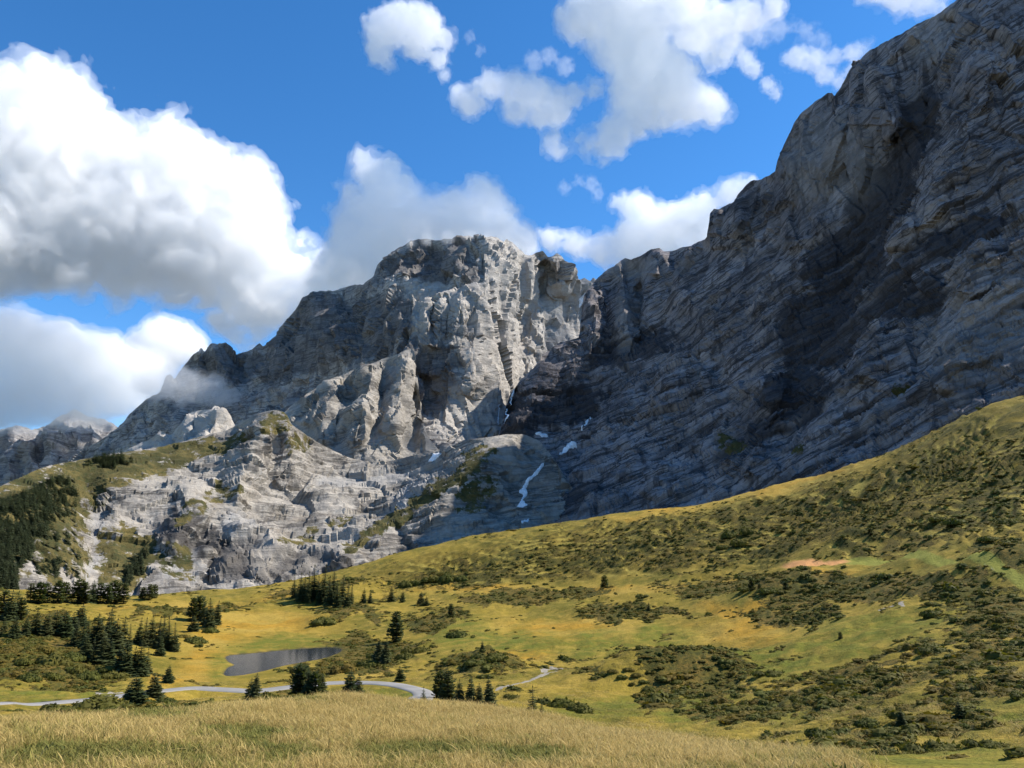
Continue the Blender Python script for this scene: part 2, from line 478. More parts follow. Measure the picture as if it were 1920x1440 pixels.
# --- central peak with its long left ridge
def det_peak(P, x, y, d):
    h = 50 * facet(P, 340, 3, 0.45, 1, (1, 1, 2.6))
    h += 27 * blocks(P, 130, 3, (1, 1, 3.4)) + 12 * blocks(P, 52, 4, (1, 1, 3.2)) + 4.5 * blocks(P, 21, 5, (1, 1, 2.4))
    n = (-0.30, 0.30, 0.9)
    s1 = strata(P, n, 62, 3, 0.65); s2 = strata(P, n, 30, 6, 0.55)
    low = sstep(-0.2, 0.4, fbm(P, 420, 2, seed=5))
    return h + low * (3 * s1 + 1.5 * s2), (0.4 * s1 + 0.35 * s2) * (0.15 + 0.7 * low)
CENTRAL = [(120, 868), (150, 846), (190, 825), (215, 806), (233, 790), (255, 765), (273, 750), (300, 738), (310, 704), (318, 703), (325, 712), (347, 680), (362, 664), (377, 653), (383, 660), (394, 646), (402, 644), (412, 648), (420, 645), (428, 652), (436, 662), (442, 668), (460, 661), (474, 655), (487, 644), (492, 650), (513, 632), (533, 613), (550, 588), (567, 560), (587, 548), (623, 546), (638, 543), (650, 540), (665, 533), (680, 534), (700, 520), (707, 500), (712, 494), (740, 470), (770, 452), (810, 449), (850, 447), (880, 445), (905, 447), (922, 443), (932, 445), (944, 455), (950, 449), (962, 457), (975, 468), (985, 476), (995, 480), (1003, 475), (1018, 473), (1028, 484), (1036, 480), (1045, 476), (1056, 484), (1068, 505), (1074, 520), (1085, 525), (1095, 521), (1106, 528), (1112, 522), (1120, 530), (1180, 560), (1240, 600)]
relief('mountain', CENTRAL, [(120, 900), (300, 870), (440, 850), (520, 860), (800, 900), (960, 880), (1240, 720)],
       [(120, 868, 5300), (233, 790, 4900), (300, 740, 4650), (347, 680, 4550), (400, 645, 4450), (442, 668, 4350), (487, 647, 4250), (550, 590, 4050), (587, 548, 4000), (640, 545, 3900), (710, 495, 3720), (770, 452, 3560), (850, 448, 3480), (930, 445, 3420), (990, 478, 3520), (1060, 490, 3560), (1100, 525, 3700), (1240, 600, 3900),
        (780, 560, 3230), (770, 640, 3100), (700, 600, 3320), (600, 640, 3640), (500, 700, 3980), (420, 740, 4150), (330, 800, 4300), (250, 840, 4500), (600, 720, 3450), (700, 680, 3150), (480, 780, 3700), (400, 840, 3800), (200, 880, 4700),
        (905, 560, 3180), (880, 660, 3050), (840, 760, 2860), (800, 860, 2650), (960, 580, 3380), (1010, 620, 3460), (1060, 570, 3640), (1090, 640, 3560), (960, 700, 3200), (920, 780, 2980), (900, 860, 2800), (1150, 680, 3600)],
       2.2, rock_peak,
       rib=[([(935, 446), (918, 500), (910, 560), (900, 620), (888, 690), (868, 745)], 160, 110, 80),
            ([(712, 494), (740, 560), (765, 640), (772, 700)], 90, 70, 45), ([(795, 545), (800, 600), (806, 660)], 55, 14, 22), ([(830, 560), (824, 610), (812, 660)], 60, 16, 24), ([(868, 550), (858, 610), (846, 660)], 50, 14, 22),
            ([(815, 555), (812, 640)], -45, 12, 12), ([(846, 560), (838, 650)], -45, 12, 12),
            ([(1000, 476), (990, 520), (985, 570)], 75, 24, 26), ([(1044, 478), (1050, 520), (1056, 560)], 80, 26, 26), ([(1022, 486), (1020, 560)], -50, 16, 16), ([(960, 456), (955, 520), (965, 600)], 45, 22, 22),
            ([(975, 580), (985, 620), (970, 690)], -60, 30, 30), ([(940, 600), (925, 680), (905, 740)], -40, 18, 24), ([(1030, 600), (1000, 660)], 50, 26, 26),
            ([(587, 548), (600, 620), (640, 680)], 90, 60, 60), ([(510, 640), (540, 700)], 90, 40, 40), ([(640, 545), (665, 600), (690, 660)], -60, 30, 30), ([(402, 645), (420, 690), (440, 730)], 120, 30, 30), ([(377, 653), (370, 700)], 90, 22, 22), ([(300, 740), (330, 790), (350, 830)], 90, 40, 40), ([(270, 760), (290, 820)], -80, 22, 22),
            ([(740, 470), (760, 520)], 50, 26, 30), ([(850, 450), (848, 520)], 45, 30, 34), ([(800, 700), (790, 780)], -80, 30, 30)],
       detail=det_peak, jag=5,
       masks={'stain_shade': lambda x, y, P, N: 0.6 * rag(blobmask(x, y, [(690, 610, 90, 60, 20), (560, 660, 90, 50, 30), (800, 700, 60, 70), (800, 490, 90, 30), (600, 590, 70, 40), (440, 690, 70, 30)], wob=30), P, 60),  # shade of the left and upper faces painted into the rock
              'pale': lambda x, y, P, N: 0.75 * blobmask(x, y, [(955, 600, 80, 150, -10), (890, 780, 70, 70), (1060, 560, 70, 50), (1060, 620, 40, 20), (815, 545, 60, 20), (790, 600, 20, 50), (860, 560, 40, 40)], wob=25)})  # sunlit faces painted paler to look brighter

# --- small pale peak in front of the dark left ridge
relief('pale_mountain', [(190, 880), (225, 852), (250, 838), (280, 825), (300, 808), (312, 814), (322, 815), (345, 790), (352, 777), (362, 773), (375, 770), (395, 768), (403, 761), (410, 761), (420, 768), (432, 782), (446, 806), (470, 830)],
       [(190, 900), (470, 880)], [(190, 880, 3700), (300, 808, 3500), (410, 761, 3250), (470, 830, 3000), (300, 890, 3000), (410, 860, 2750), (200, 895, 3300), (450, 875, 2600)], 2.2, rock_peak,
       rib=[([(408, 760), (395, 800), (380, 850)], 110, 26, 30), ([(352, 777), (345, 820), (330, 860)], 90, 22, 24), ([(300, 808), (300, 850)], 70, 20, 20), ([(380, 772), (368, 830)], -60, 14, 14)],
       detail=lambda P, x, y, d: 38 * facet(P, 180, 2, 0.4, 15, (1, 1, 2)) + 10 * blocks(P, 60, 5, (1, 1, 1.8)) + 3 * blocks(P, 24, 6), masks={'pale': lambda x, y, P, N: 0.75 + 0 * x}, jag=3, back=(60, 400, 1000))

# --- the lit spur below the central peak
relief('mountain_spur', [(490, 800), (515, 790), (545, 762), (562, 748), (580, 736), (610, 716), (640, 703), (670, 692), (700, 682), (722, 672), (740, 667), (760, 657), (774, 655), (778, 664), (782, 700), (786, 740), (792, 790), (806, 826), (830, 850), (860, 880)],
       [(490, 930), (600, 930), (860, 920)], [(490, 800, 2850), (545, 762, 2850), (640, 703, 2830), (700, 682, 2820), (774, 655, 2800), (790, 760, 2700), (830, 850, 2560), (860, 880, 2520), (560, 830, 2640), (640, 780, 2620), (700, 760, 2610), (740, 800, 2560), (620, 900, 2420), (760, 880, 2430), (840, 900, 2450), (500, 900, 2500)], 2.2, rock_foot,
       rib=[([(774, 655), (760, 700), (745, 760), (735, 820)], 70, 36, 24), ([(700, 682), (688, 730), (670, 790), (660, 840)], 75, 36, 28), ([(640, 703), (622, 750), (605, 800), (600, 840)], 70, 30, 24), ([(722, 690), (715, 750), (700, 820)], -45, 14, 16), ([(665, 700), (650, 760)], -45, 14, 16), ([(580, 736), (570, 800)], 60, 26, 26), ([(775, 720), (780, 790), (770, 840)], -60, 16, 16)],
       detail=lambda P, x, y, d: (18 * facet(P, 180, 2, 0.4, 21, (1, 1, 2.2)) + 17 * blocks(P, 80, 16, (1, 1, 3)) + 7 * blocks(P, 32, 6, (1, 1, 2.6)) + 1.5 * blocks(P, 12, 7), 0.4 * strata(P, (-0.15, 0.25, 0.95), 26, 23)),
       masks={'pale': lambda x, y, P, N: 0.6 * sstep(-0.3, 0.3, fbm(P, 160, 3, seed=31))}, jag=4, back=(50, 260, 700))

# --- the great shaded wall at the right
def det_wall(P, x, y, d):
    ledge = np.interp(x, [1000, 1330, 1500, 1650, 1760, 1920, 2200], [700, 520, 450, 400, 300, 250, 120])
    up = sstep(40, -60, y - ledge + 40 * fbm(P, 200, 3, seed=41))                # 1 on the upper cliffs
    h = 22 * facet(P, 300, 2, 0.45, 42, (1, 1, 1.6)) + 13 * blocks(P, 170, 20, (1.4, 1.4, 1.2))
    h += up * (14 * facet(P, 100, 2, 0.45, 43, (1, 1, 5.0)) + 18 * blocks(P, 95, 7, (1, 1, 3)) + 7 * blocks(P, 36, 8, (1, 1, 3)) + 2.5 * blocks(P, 14, 9, (1, 1, 2.4)))
    n1 = np.array([-0.27, 0.36, 0.89]); n1 /= np.linalg.norm(n1)
    amp = 0.3 + 1.0 * sstep(-0.25, 0.35, fbm(P, 190, 3, seed=45))
    S1 = strata(P, n1, 84, 46); S2 = strata(P, n1 + np.array([0.03, -0.05, 0]), 31, 48, 0.6)
    h += (1 - 0.75 * up) * amp * (9 * S1 + 6 * S2)
    B = bedframe(P, n1)
    h += (1 - up) * (9 * blocks(B, 60, 10, (3.4, 3.4, 0.7)) + 5 * blocks(B, 26, 11, (3, 3, 0.8)) + 7 * blocks(P, 44, 19, (1, 1, 1.6)) + 3 * blocks(P, 18, 21, (1, 1, 1.3)))
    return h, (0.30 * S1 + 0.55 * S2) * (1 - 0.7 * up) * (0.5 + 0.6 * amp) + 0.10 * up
WALL = [(880, 862), (905, 850), (930, 836), (940, 800), (948, 765), (957, 738), (975, 714), (1000, 690), (1020, 664), (1050, 642), (1070, 640), (1086, 634), (1090, 590), (1094, 556), (1108, 538), (1118, 522), (1132, 510), (1150, 500), (1165, 486), (1172, 482), (1182, 487), (1200, 480), (1220, 470), (1236, 464), (1244, 470), (1260, 470), (1280, 464), (1300, 461), (1318, 450), (1326, 442), (1328, 420), (1331, 402), (1338, 393), (1350, 392), (1378, 378), (1382, 368), (1400, 348), (1408, 338), (1416, 336), (1428, 336), (1445, 328), (1454, 322), (1458, 300), (1466, 280), (1478, 252), (1488, 232), (1500, 214), (1520, 196), (1540, 182), (1552, 172), (1560, 173), (1564, 180), (1576, 166), (1588, 140), (1606, 116), (1630, 96), (1652, 84), (1690, 64), (1732, 40), (1766, 22), (1785, 8), (1800, -4), (1860, -32), (1920, -60), (2100, -110), (2300, -70), (2500, 40), (2700, 180), (3000, 420), (3400, 640)]
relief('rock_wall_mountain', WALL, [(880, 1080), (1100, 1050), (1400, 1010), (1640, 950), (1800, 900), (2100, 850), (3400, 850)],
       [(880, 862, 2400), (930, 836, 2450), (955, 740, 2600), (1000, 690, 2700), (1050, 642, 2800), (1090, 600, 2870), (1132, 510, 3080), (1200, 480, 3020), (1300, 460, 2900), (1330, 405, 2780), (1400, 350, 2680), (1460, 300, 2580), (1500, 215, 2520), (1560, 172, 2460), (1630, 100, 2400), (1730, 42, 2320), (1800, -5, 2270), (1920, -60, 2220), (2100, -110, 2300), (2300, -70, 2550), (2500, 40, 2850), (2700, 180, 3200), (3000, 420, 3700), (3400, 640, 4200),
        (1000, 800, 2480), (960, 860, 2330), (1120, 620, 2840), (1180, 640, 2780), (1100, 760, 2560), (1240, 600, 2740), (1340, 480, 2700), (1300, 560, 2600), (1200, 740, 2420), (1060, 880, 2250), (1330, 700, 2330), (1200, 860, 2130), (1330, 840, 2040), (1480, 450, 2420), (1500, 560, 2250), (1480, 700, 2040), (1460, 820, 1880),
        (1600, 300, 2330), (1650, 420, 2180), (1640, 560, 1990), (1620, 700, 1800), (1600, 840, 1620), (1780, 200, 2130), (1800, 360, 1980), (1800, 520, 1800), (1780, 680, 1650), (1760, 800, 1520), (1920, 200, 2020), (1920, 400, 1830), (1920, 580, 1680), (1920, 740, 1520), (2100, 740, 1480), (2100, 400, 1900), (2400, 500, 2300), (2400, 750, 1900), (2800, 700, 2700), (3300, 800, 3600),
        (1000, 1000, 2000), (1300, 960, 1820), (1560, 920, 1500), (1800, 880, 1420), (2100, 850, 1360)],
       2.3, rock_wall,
       rib=[([(1760, 180), (1722, 260), (1680, 340), (1640, 420), (1590, 500), (1560, 580), (1530, 660), (1490, 740)], -50, 60, 75),
            ([(1165, 486), (1172, 540), (1176, 600), (1182, 650)], 75, 55, 14), ([(1200, 520), (1204, 600), (1196, 660)], -70, 16, 16), ([(1236, 466), (1230, 520)], 50, 24, 20), ([(1110, 540), (1108, 620), (1100, 680)], 50, 16, 22), ([(1140, 560), (1140, 680)], -40, 14, 14),
            ([(1330, 400), (1334, 470)], 60, 20, 50), ([(1378, 380), (1390, 460)], 40, 30, 30), ([(1462, 290), (1470, 400), (1490, 470)], 80, 40, 90), ([(1560, 175), (1560, 260), (1540, 340)], 50, 40, 40), ([(1630, 110), (1660, 200), (1690, 260)], 70, 60, 40), ([(1800, 20), (1770, 120), (1740, 180)], -60, 40, 40), ([(1880, 60), (1830, 200), (1780, 330), (1740, 430)], 90, 70, 60),
            ([(1420, 690), (1440, 750), (1420, 830), (1380, 900)], 90, 70, 50), ([(1490, 700), (1500, 760), (1470, 840)], -25, 40, 50), ([(1650, 600), (1640, 660), (1620, 720)], 60, 40, 50), ([(1020, 670), (990, 760), (975, 820)], 60, 34, 40), ([(965, 720), (955, 800)], -50, 14, 18), ([(1060, 900), (990, 950), (965, 1000)], -50, 36, 30), ([(1130, 800), (1090, 850), (1050, 880)], -40, 24, 24), ([(1700, 400), (1690, 470)], 60, 40, 40), ([(1840, 440), (1800, 560)], 50, 50, 50), ([(1260, 640), (1250, 740)], 50, 40, 40), ([(1820, 620), (1760, 740)], 60, 60, 60), ([(1250, 860), (1220, 940)], 40, 40, 40)],
       detail=det_wall, jag=4, crest_fade=14,
       masks={'stain_shade': lambda x, y, P, N: np.maximum(0.85 * rag(blobmask(x, y, [(1715, 240, 34, 85, -22), (1655, 375, 62, 80, -30), (1590, 490, 66, 90, -50), (1530, 620, 60, 90, -40), (1490, 735, 70, 44, 20), (1800, 440, 90, 26, 25), (1700, 560, 80, 26, 30), (1180, 660, 90, 26, 15), (960, 800, 40, 60, 0), (1060, 760, 80, 30, 10)], wob=26), P, 40), 0.8 * sstep(0.12, 0.40, fbm(bedframe(P, (-0.27, 0.36, 0.89)), 150, 4, 0.6, seed=61, stretch=(2.4, 2.4, 0.8))) * sstep(200, 330, y)),  # wet streaks, with the recessed gully's shade painted in
              'pale': lambda x, y, P, N: 0.35 * blobmask(x, y, [(1180, 600, 26, 70, 0), (1560, 300, 90, 90, 0), (1760, 60, 60, 60), (1180, 500, 60, 25), (1850, 620, 140, 90, 20)], wob=25),
              'grass': lambda x, y, P, N: 0.55 * blobmask(x, y, [(1370, 830, 26, 20), (1690, 730, 20, 14), (1500, 850, 30, 16)], wob=20)})

# --- the slabs, knolls and wooded slope at the foot of the peaks
def det_foot(P, x, y, d):
    gr = foot_grass(x, y)
    n = (-0.20, 0.30, 0.93); B = bedframe(P, n)
    s1 = strata(P, n, 34, 73, 0.65); s2 = strata(P, n, 17, 74, 0.55)
    slab = 1 - 0.6 * blobmask(x, y, [(430, 1030, 150, 50, -10), (560, 1060, 120, 40, 10), (480, 860, 90, 70)], wob=25)
    h = 22 * facet(P, 240, 3, 0.45, 71) + 13 * blocks(P, 90, 14, (1.2, 1.2, 1)) + 6 * s1 + 2.5 * s2
    h += 5 * blocks(B, 28, 12, (2.6, 2.6, 0.8)) + 2.2 * blocks(B, 12, 13, (2.2, 2.2, 0.9))
    cliff = blobmask(x, y, [(430, 1030, 130, 40, -10), (560, 1060, 110, 34, 10), (330, 1000, 60, 40), (490, 850, 50, 60)], wob=25)
    h = h + cliff * (16 * facet(P, 90, 2, 0.45, 77, (1, 1, 3)) + 5 * blocks(P, 40, 15, (1, 1, 2.4)))
    return h * (1 - 0.5 * gr), (0.32 * s1 + 0.4 * s2) * slab
def foot_grass(x, y):
    return blobmask(x, y, [(515, 792, 36, 26), (560, 830, 30, 26), (40, 980, 150, 110, 30), (130, 900, 160, 36, 12), (330, 855, 140, 30, 12), (110, 1050, 70, 60), (240, 1040, 60, 60, 40), (330, 1060, 40, 40), (860, 895, 90, 16, 38), (760, 955, 70, 14, 35), (900, 850, 34, 14, 20), (690, 1010, 50, 12, 20), (560, 1005, 50, 14, 18), (640, 985, 30, 10, 20), (420, 930, 60, 20, 30), (360, 960, 40, 16, 40), (890, 930, 60, 30, 40)], wob=22)
FOOT = [(-420, 1010), (-250, 985), (-100, 940), (-40, 925), (0, 912), (30, 899), (60, 885), (90, 874), (120, 868), (165, 860), (210, 852), (260, 845), (300, 838), (360, 824), (420, 808), (438, 800), (455, 790), (470, 782), (482, 777), (500, 771), (518, 769), (532, 773), (540, 782), (546, 796), (560, 806), (600, 832), (650, 858), (690, 866), (720, 868), (760, 856), (800, 848), (830, 842), (846, 836), (880, 824), (910, 820), (950, 815), (985, 814), (1010, 826), (1040, 862), (1070, 910), (1100, 960), (1140, 1010)]
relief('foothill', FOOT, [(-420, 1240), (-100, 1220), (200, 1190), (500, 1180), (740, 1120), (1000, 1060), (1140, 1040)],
       [(-420, 1010, 1500), (-100, 940, 1780), (0, 912, 1920), (60, 885, 2030), (120, 868, 2140), (210, 851, 2260), (300, 838, 2360), (420, 808, 2420), (480, 778, 2380), (515, 770, 2340), (545, 795, 2340), (600, 832, 2400), (650, 858, 2440), (720, 868, 2430), (760, 856, 2400), (830, 842, 2330), (880, 824, 2260), (950, 815, 2300), (1010, 826, 2340), (1070, 910, 2150), (1140, 1010, 1960),
        (500, 850, 2220), (450, 900, 2110), (540, 900, 2200), (620, 900, 2300), (700, 900, 2290), (600, 960, 2090), (700, 960, 2110), (800, 900, 2200), (880, 880, 2120), (760, 1000, 1960), (850, 960, 1990), (1000, 930, 2080), (900, 1010, 1900),
        (400, 980, 1900), (470, 1040, 1780), (560, 1050, 1790), (640, 1040, 1820), (330, 880, 2180), (230, 890, 2080), (170, 940, 1960), (230, 1000, 1850), (300, 1040, 1760), (100, 1000, 1700), (0, 1000, 1620), (60, 1100, 1500), (200, 1100, 1580), (380, 1100, 1660), (0, 1160, 1400), (500, 1130, 1600), (-300, 1150, 1200), (200, 1180, 1450)],
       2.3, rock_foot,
       rib=[([(500, 772), (478, 830), (455, 900), (440, 950)], 70, 40, 46), ([(540, 782), (545, 850), (540, 920)], 45, 30, 40), ([(520, 800), (512, 870)], -25, 14, 14), ([(985, 812), (900, 862), (820, 920), (740, 975), (660, 1030), (620, 1070)], 70, 46, 60), ([(850, 836), (790, 890), (720, 930)], -40, 40, 40), ([(150, 880), (170, 940), (180, 1000), (170, 1080)], -40, 30, 40), ([(380, 930), (350, 980), (310, 1040)], 50, 40, 40), ([(420, 1010), (400, 1060), (380, 1100)], -40, 20, 30), ([(530, 1000), (500, 1060), (470, 1090)], 40, 40, 40), ([(620, 1020), (640, 1070)], 30, 20, 20), ([(930, 930), (960, 1000)], -40, 24, 24)],
       detail=det_foot, jag=2.0, back=(50, 300, 900),
       masks={'grass': lambda x, y, P, N: 0.58 * foot_grass(x, y) + 0.18 * blobmask(x, y, [(270, 870, 180, 40, 10), (110, 950, 140, 90), (240, 1040, 70, 50, 40), (760, 940, 160, 30, 36)], soft=0.5),
              'scree': lambda x, y, P, N: 0.9 * blobmask(x, y, [(330, 1070, 40, 14, 35), (370, 1085, 30, 10, 30), (450, 985, 30, 26, 30), (730, 890, 60, 14, 15), (640, 905, 50, 16, 10), (175, 1060, 7, 40, -25), (188, 1000, 9, 40, 10), (770, 925, 60, 12, 35)], wob=14),
              'stain_shade': lambda x, y, P, N: 0.88 * rag(blobmask(x, y, [(420, 1030, 110, 26, -8), (540, 1066, 110, 28, 8), (320, 985, 60, 26, 20), (660, 1052, 40, 14), (470, 850, 12, 40, -20), (495, 860, 8, 30, -10), (450, 1075, 70, 20)], wob=30, size=25), P, 34, 1.2),  # shade of the lower cliffs painted as dark rock
              'pale': lambda x, y, P, N: 0.6 * sstep(-0.2, 0.4, fbm(P, 130, 3, seed=81))})

# ------------------------------------------------------------------ the ground: meadows, green hill, foreground knoll
GC = [  # (px, py, horizontal distance)
    (-300, 1440, 14), (300, 1440, 14.5), (960, 1440, 15), (1500, 1440, 16), (2200, 1440, 17),
    (-300, 1402, 36), (0, 1380, 37), (200, 1357, 38), (400, 1336, 39), (700, 1320, 39.5), (960, 1344, 39), (1200, 1380, 37), (1400, 1408, 36), (1560, 1434, 34), (2200, 1500, 30),
    (-300, 1440, 62), (0, 1412, 66), (300, 1372, 70), (700, 1366, 70), (1000, 1386, 70), (1250, 1412, 68), (1450, 1428, 62), (2300, 1440, 50),
    (1700, 1440, 45), (1900, 1440, 42), (1600, 1382, 72), (1850, 1382, 65), (2300, 1340, 60),
    (-300, 1380, 100), (60, 1362, 110), (300, 1325, 125), (500, 1312, 135), (700, 1318, 130), (900, 1325, 125), (1100, 1330, 135),
    (-300, 1340, 150), (0, 1326, 165), (100, 1318, 172), (360, 1296, 198), (460, 1292, 202), (640, 1283, 202), (760, 1289, 188), (800, 1308, 168),
    (520, 1272, 250), (400, 1262, 262), (660, 1262, 252), (530, 1240, 307), (430, 1240, 307), (620, 1230, 325), (540, 1205, 372), (620, 1205, 365), (380, 1200, 365),
    (520, 1165, 440), (700, 1170, 400), (400, 1150, 470), (300, 1180, 390),
    (240, 1235, 268), (60, 1190, 320), (100, 1130, 480), (0, 1130, 460), (-300, 1200, 330), (150, 1118, 560), (0, 1110, 540), (330, 1112, 590), (420, 1106, 620), (500, 1100, 620), (250, 1120, 560), (-300, 1130, 520),
    (560, 1088, 620), (640, 1070, 610), (740, 1045, 600), (870, 1011, 595), (1010, 989, 590), (1150, 965, 590), (1240, 955, 590), (1300, 948, 588), (1440, 915, 578), (1560, 885, 562), (1640, 860, 552), (1720, 830, 540), (1800, 786, 525), (1860, 757, 512), (1900, 750, 505), (2050, 730, 500), (2400, 700, 520),
    (600, 1135, 480), (745, 1200, 330), (740, 1120, 490), (850, 1080, 520), (900, 1120, 440), (1000, 1090, 470), (1100, 1040, 515), (1300, 1000, 500), (1100, 1130, 395), (1250, 1080, 410), (1300, 1130, 340), (1440, 1060, 395), (1540, 1062, 340), (1500, 970, 480), (1700, 930, 420), (1700, 1040, 330), (1850, 880, 400), (1900, 1000, 300), (1760, 1075, 270), (2300, 1000, 300),
    (1000, 1200, 290), (900, 1240, 240), (1150, 1180, 300), (1050, 1240, 235), (1300, 1220, 240), (1400, 1200, 242), (1600, 1150, 240), (1800, 1160, 195), (1900, 1100, 225), (2300, 1150, 170), (1300, 1300, 158), (1150, 1300, 165), (1500, 1290, 128), (1700, 1270, 113), (1900, 1250, 102), (2300, 1230, 100), (950, 1280, 180),
    # behind the crests the land falls into the valley and then meets the rock
    (150, 1135, 720), (420, 1135, 760), (640, 1095, 740), (870, 1040, 740), (1010, 1020, 740), (1300, 985, 740), (1640, 890, 690), (1860, 800, 660), (2200, 760, 660),
    (-400, 1190, 900), (-400, 1215, 1150), (0, 1190, 1250), (250, 1170, 1450), (500, 1160, 1560), (740, 1105, 1750), (1000, 1035, 1950), (1300, 990, 1780), (1560, 930, 1480), (1800, 870, 1250), (2200, 830, 1200),
    (0, 1200, 2300), (500, 1160, 2300), (1000, 1030, 2300), (1500, 950, 2300), (2000, 860, 2300),
]
_G = np.array(GC, float)
_GP = at(_G[:, 0], _G[:, 1], _G[:, 2]) - CAM
def _polar(X, Y): return np.arctan2(X, Y), np.log(np.maximum(np.hypot(X, Y), 2.0))
_ga, _gl = _polar(_GP[:, 0], _GP[:, 1])
_extra = [(a, math.log(3.0), -0.20 - 1.2 / 3) for a in (-1.0, -0.4, 0.2, 0.8)]
_gs = _GP[:, 2] / np.hypot(_GP[:, 0], _GP[:, 1])
_tp = tps([(a * 500, l * 250, s) for a, l, s in zip(_ga, _gl, _gs)] + [(a * 500, l * 250, s) for a, l, s in _extra])

# polar sample lattice (dense where the camera looks, coarse outside)
A_IN = np.arange(-0.645, 0.646, 0.00215)
AZ = np.concatenate([np.linspace(-1.9, -0.66, 60), A_IN, np.linspace(0.66, 1.9, 60)])
RR = np.concatenate([np.exp(np.arange(math.log(3.0), math.log(680), 0.0076)), np.exp(np.arange(math.log(684), math.log(2300), 0.035))])
GA, GR = np.meshgrid(AZ, RR, indexing='ij')
GX = GR * np.sin(GA); GY = GR * np.cos(GA)
_ca = np.linspace(-1.9, 1.9, 220); _cl = np.linspace(math.log(3.0), math.log(2300), 320)
_CA, _CL = np.meshgrid(_ca, _cl, indexing='ij')
_cs = _tp(np.clip(_CA, -0.95, 0.95) * 500, _CL * 250)

def bil(tab, ga, gl, a, l):
    i = np.clip(np.searchsorted(ga, a) - 1, 0, len(ga) - 2); j = np.clip(np.searchsorted(gl, l) - 1, 0, len(gl) - 2)
    u = np.clip((a - ga[i]) / (ga[i + 1] - ga[i]), 0, 1); v = np.clip((l - gl[j]) / (gl[j + 1] - gl[j]), 0, 1)
    return tab[i, j] * (1 - u) * (1 - v) + tab[i + 1, j] * u * (1 - v) + tab[i, j + 1] * (1 - u) * v + tab[i + 1, j + 1] * u * v

def smooth_ground(X, Y):
    a, l = _polar(X, Y)
    return CAM[2] + bil(_cs, _ca, _cl, a, l) * np.exp(l)

def hit(fn, px, py, r0=14.0, r1=1000.0, n=900):
    """First point where the sight line through (px, py) meets the ground fn(X, Y)."""
    px = np.atleast_1d(np.asarray(px, float)); py = np.atleast_1d(np.asarray(py, float))
    r = np.exp(np.linspace(math.log(r0), math.log(r1), n))
    L = at(px[:, None], py[:, None], r[None])
    below = L[..., 2] < fn(L[..., 0], L[..., 1])
    k = np.argmax(below, 1); k = np.where(below.any(1), k, n - 1)
    q = L[np.arange(len(px)), k]
    q[:, 2] = fn(q[:, 0], q[:, 1])
    return q

GZ = smooth_ground(GX, GY)
G3 = np.stack([GX, GY, 0 * GX], -1)
# --- the pond and the road are laid out on the ground
POND_Z = CAM[2] - 40.2
def on_plane(px, py, z):
    a = at(px, py, 1.0) - CAM
    return CAM + a * ((z - CAM[2]) / a[..., 2])[..., None]
POND_PX = [(420, 1264), (428, 1252), (440, 1247), (428, 1240), (424, 1232), (436, 1228), (470, 1225), (520, 1220), (570, 1216), (605, 1214), (632, 1215), (640, 1219), (628, 1227), (600, 1236), (560, 1243), (525, 1250), (490, 1259), (455, 1266), (432, 1268)]
POND = on_plane(np.array([p[0] for p in POND_PX], float), np.array([p[1] for p in POND_PX], float), POND_Z)[:, :2]
def smooth_loop(P, n=140):
    P = np.asarray(P); m = len(P); t = np.linspace(0, m, n, endpoint=False); i = t.astype(int); f = (t - i)[:, None]
    a, b, c, d = P[(i - 1) % m], P[i % m], P[(i + 1) % m], P[(i + 2) % m]
    return 0.5 * (2 * b + (c - a) * f + (2 * a - 5 * b + 4 * c - d) * f ** 2 + (3 * b - a - 3 * c + d) * f ** 3)
def smooth_line(P, n=160):
    P = np.asarray(P, float); P = np.concatenate([[2 * P[0] - P[1]], P, [2 * P[-1] - P[-2]]])
    m = len(P) - 3; t = np.linspace(0, m - 1e-6, n); i = t.astype(int); f = (t - i)[:, None]
    a, b, c, d = P[i], P[i + 1], P[i + 2], P[i + 3]
    return 0.5 * (2 * b + (c - a) * f + (2 * a - 5 * b + 4 * c - d) * f ** 2 + (3 * b - a - 3 * c + d) * f ** 3)
POND_S = smooth_loop(POND)
def loop_dist(X, Y, L, reach=70.0):
    """Signed distance to a closed outline (negative inside); far points just read `reach`."""
    lo = L.min(0) - reach; hi = L.max(0) + reach
    nearby = (X > lo[0]) & (X < hi[0]) & (Y > lo[1]) & (Y < hi[1])
    out = np.full(X.shape, reach); out[nearby] = _loop_dist(X[nearby], Y[nearby], L[::2])
    return out
def _loop_dist(X, Y, L):
    d = np.full(X.shape, 1e9); ins = np.zeros(X.shape, bool)
    for k in range(len(L)):
        a = L[k]; b = L[(k + 1) % len(L)]; v = b - a
        t = np.clip(((X - a[0]) * v[0] + (Y - a[1]) * v[1]) / (v @ v + 1e-9), 0, 1)
        d = np.minimum(d, np.hypot(X - a[0] - t * v[0], Y - a[1] - t * v[1]))
        ins ^= ((a[1] > Y) != (b[1] > Y)) & (X < (b[0] - a[0]) * (Y - a[1]) / (b[1] - a[1] + 1e-12) + a[0])
    return np.where(ins, -d, d)
def line_dist(X, Y, L, reach=9.0):
    d = np.full(X.shape, 99.0); z = np.zeros(X.shape)
    for k in range(0, len(L) - 1, 10):
        M = L[k:k + 11]; lo = M[:, :2].min(0) - reach; hi = M[:, :2].max(0) + reach
        m = (X > lo[0]) & (X < hi[0]) & (Y > lo[1]) & (Y < hi[1])
        if not m.any(): continue
        e, q = _line_dist(X[m], Y[m], M)
        b = e < d[m]; dd = d[m]; zz = z[m]; dd[b] = e[b]; zz[b] = q[b]; d[m] = dd; z[m] = zz
    return d, z
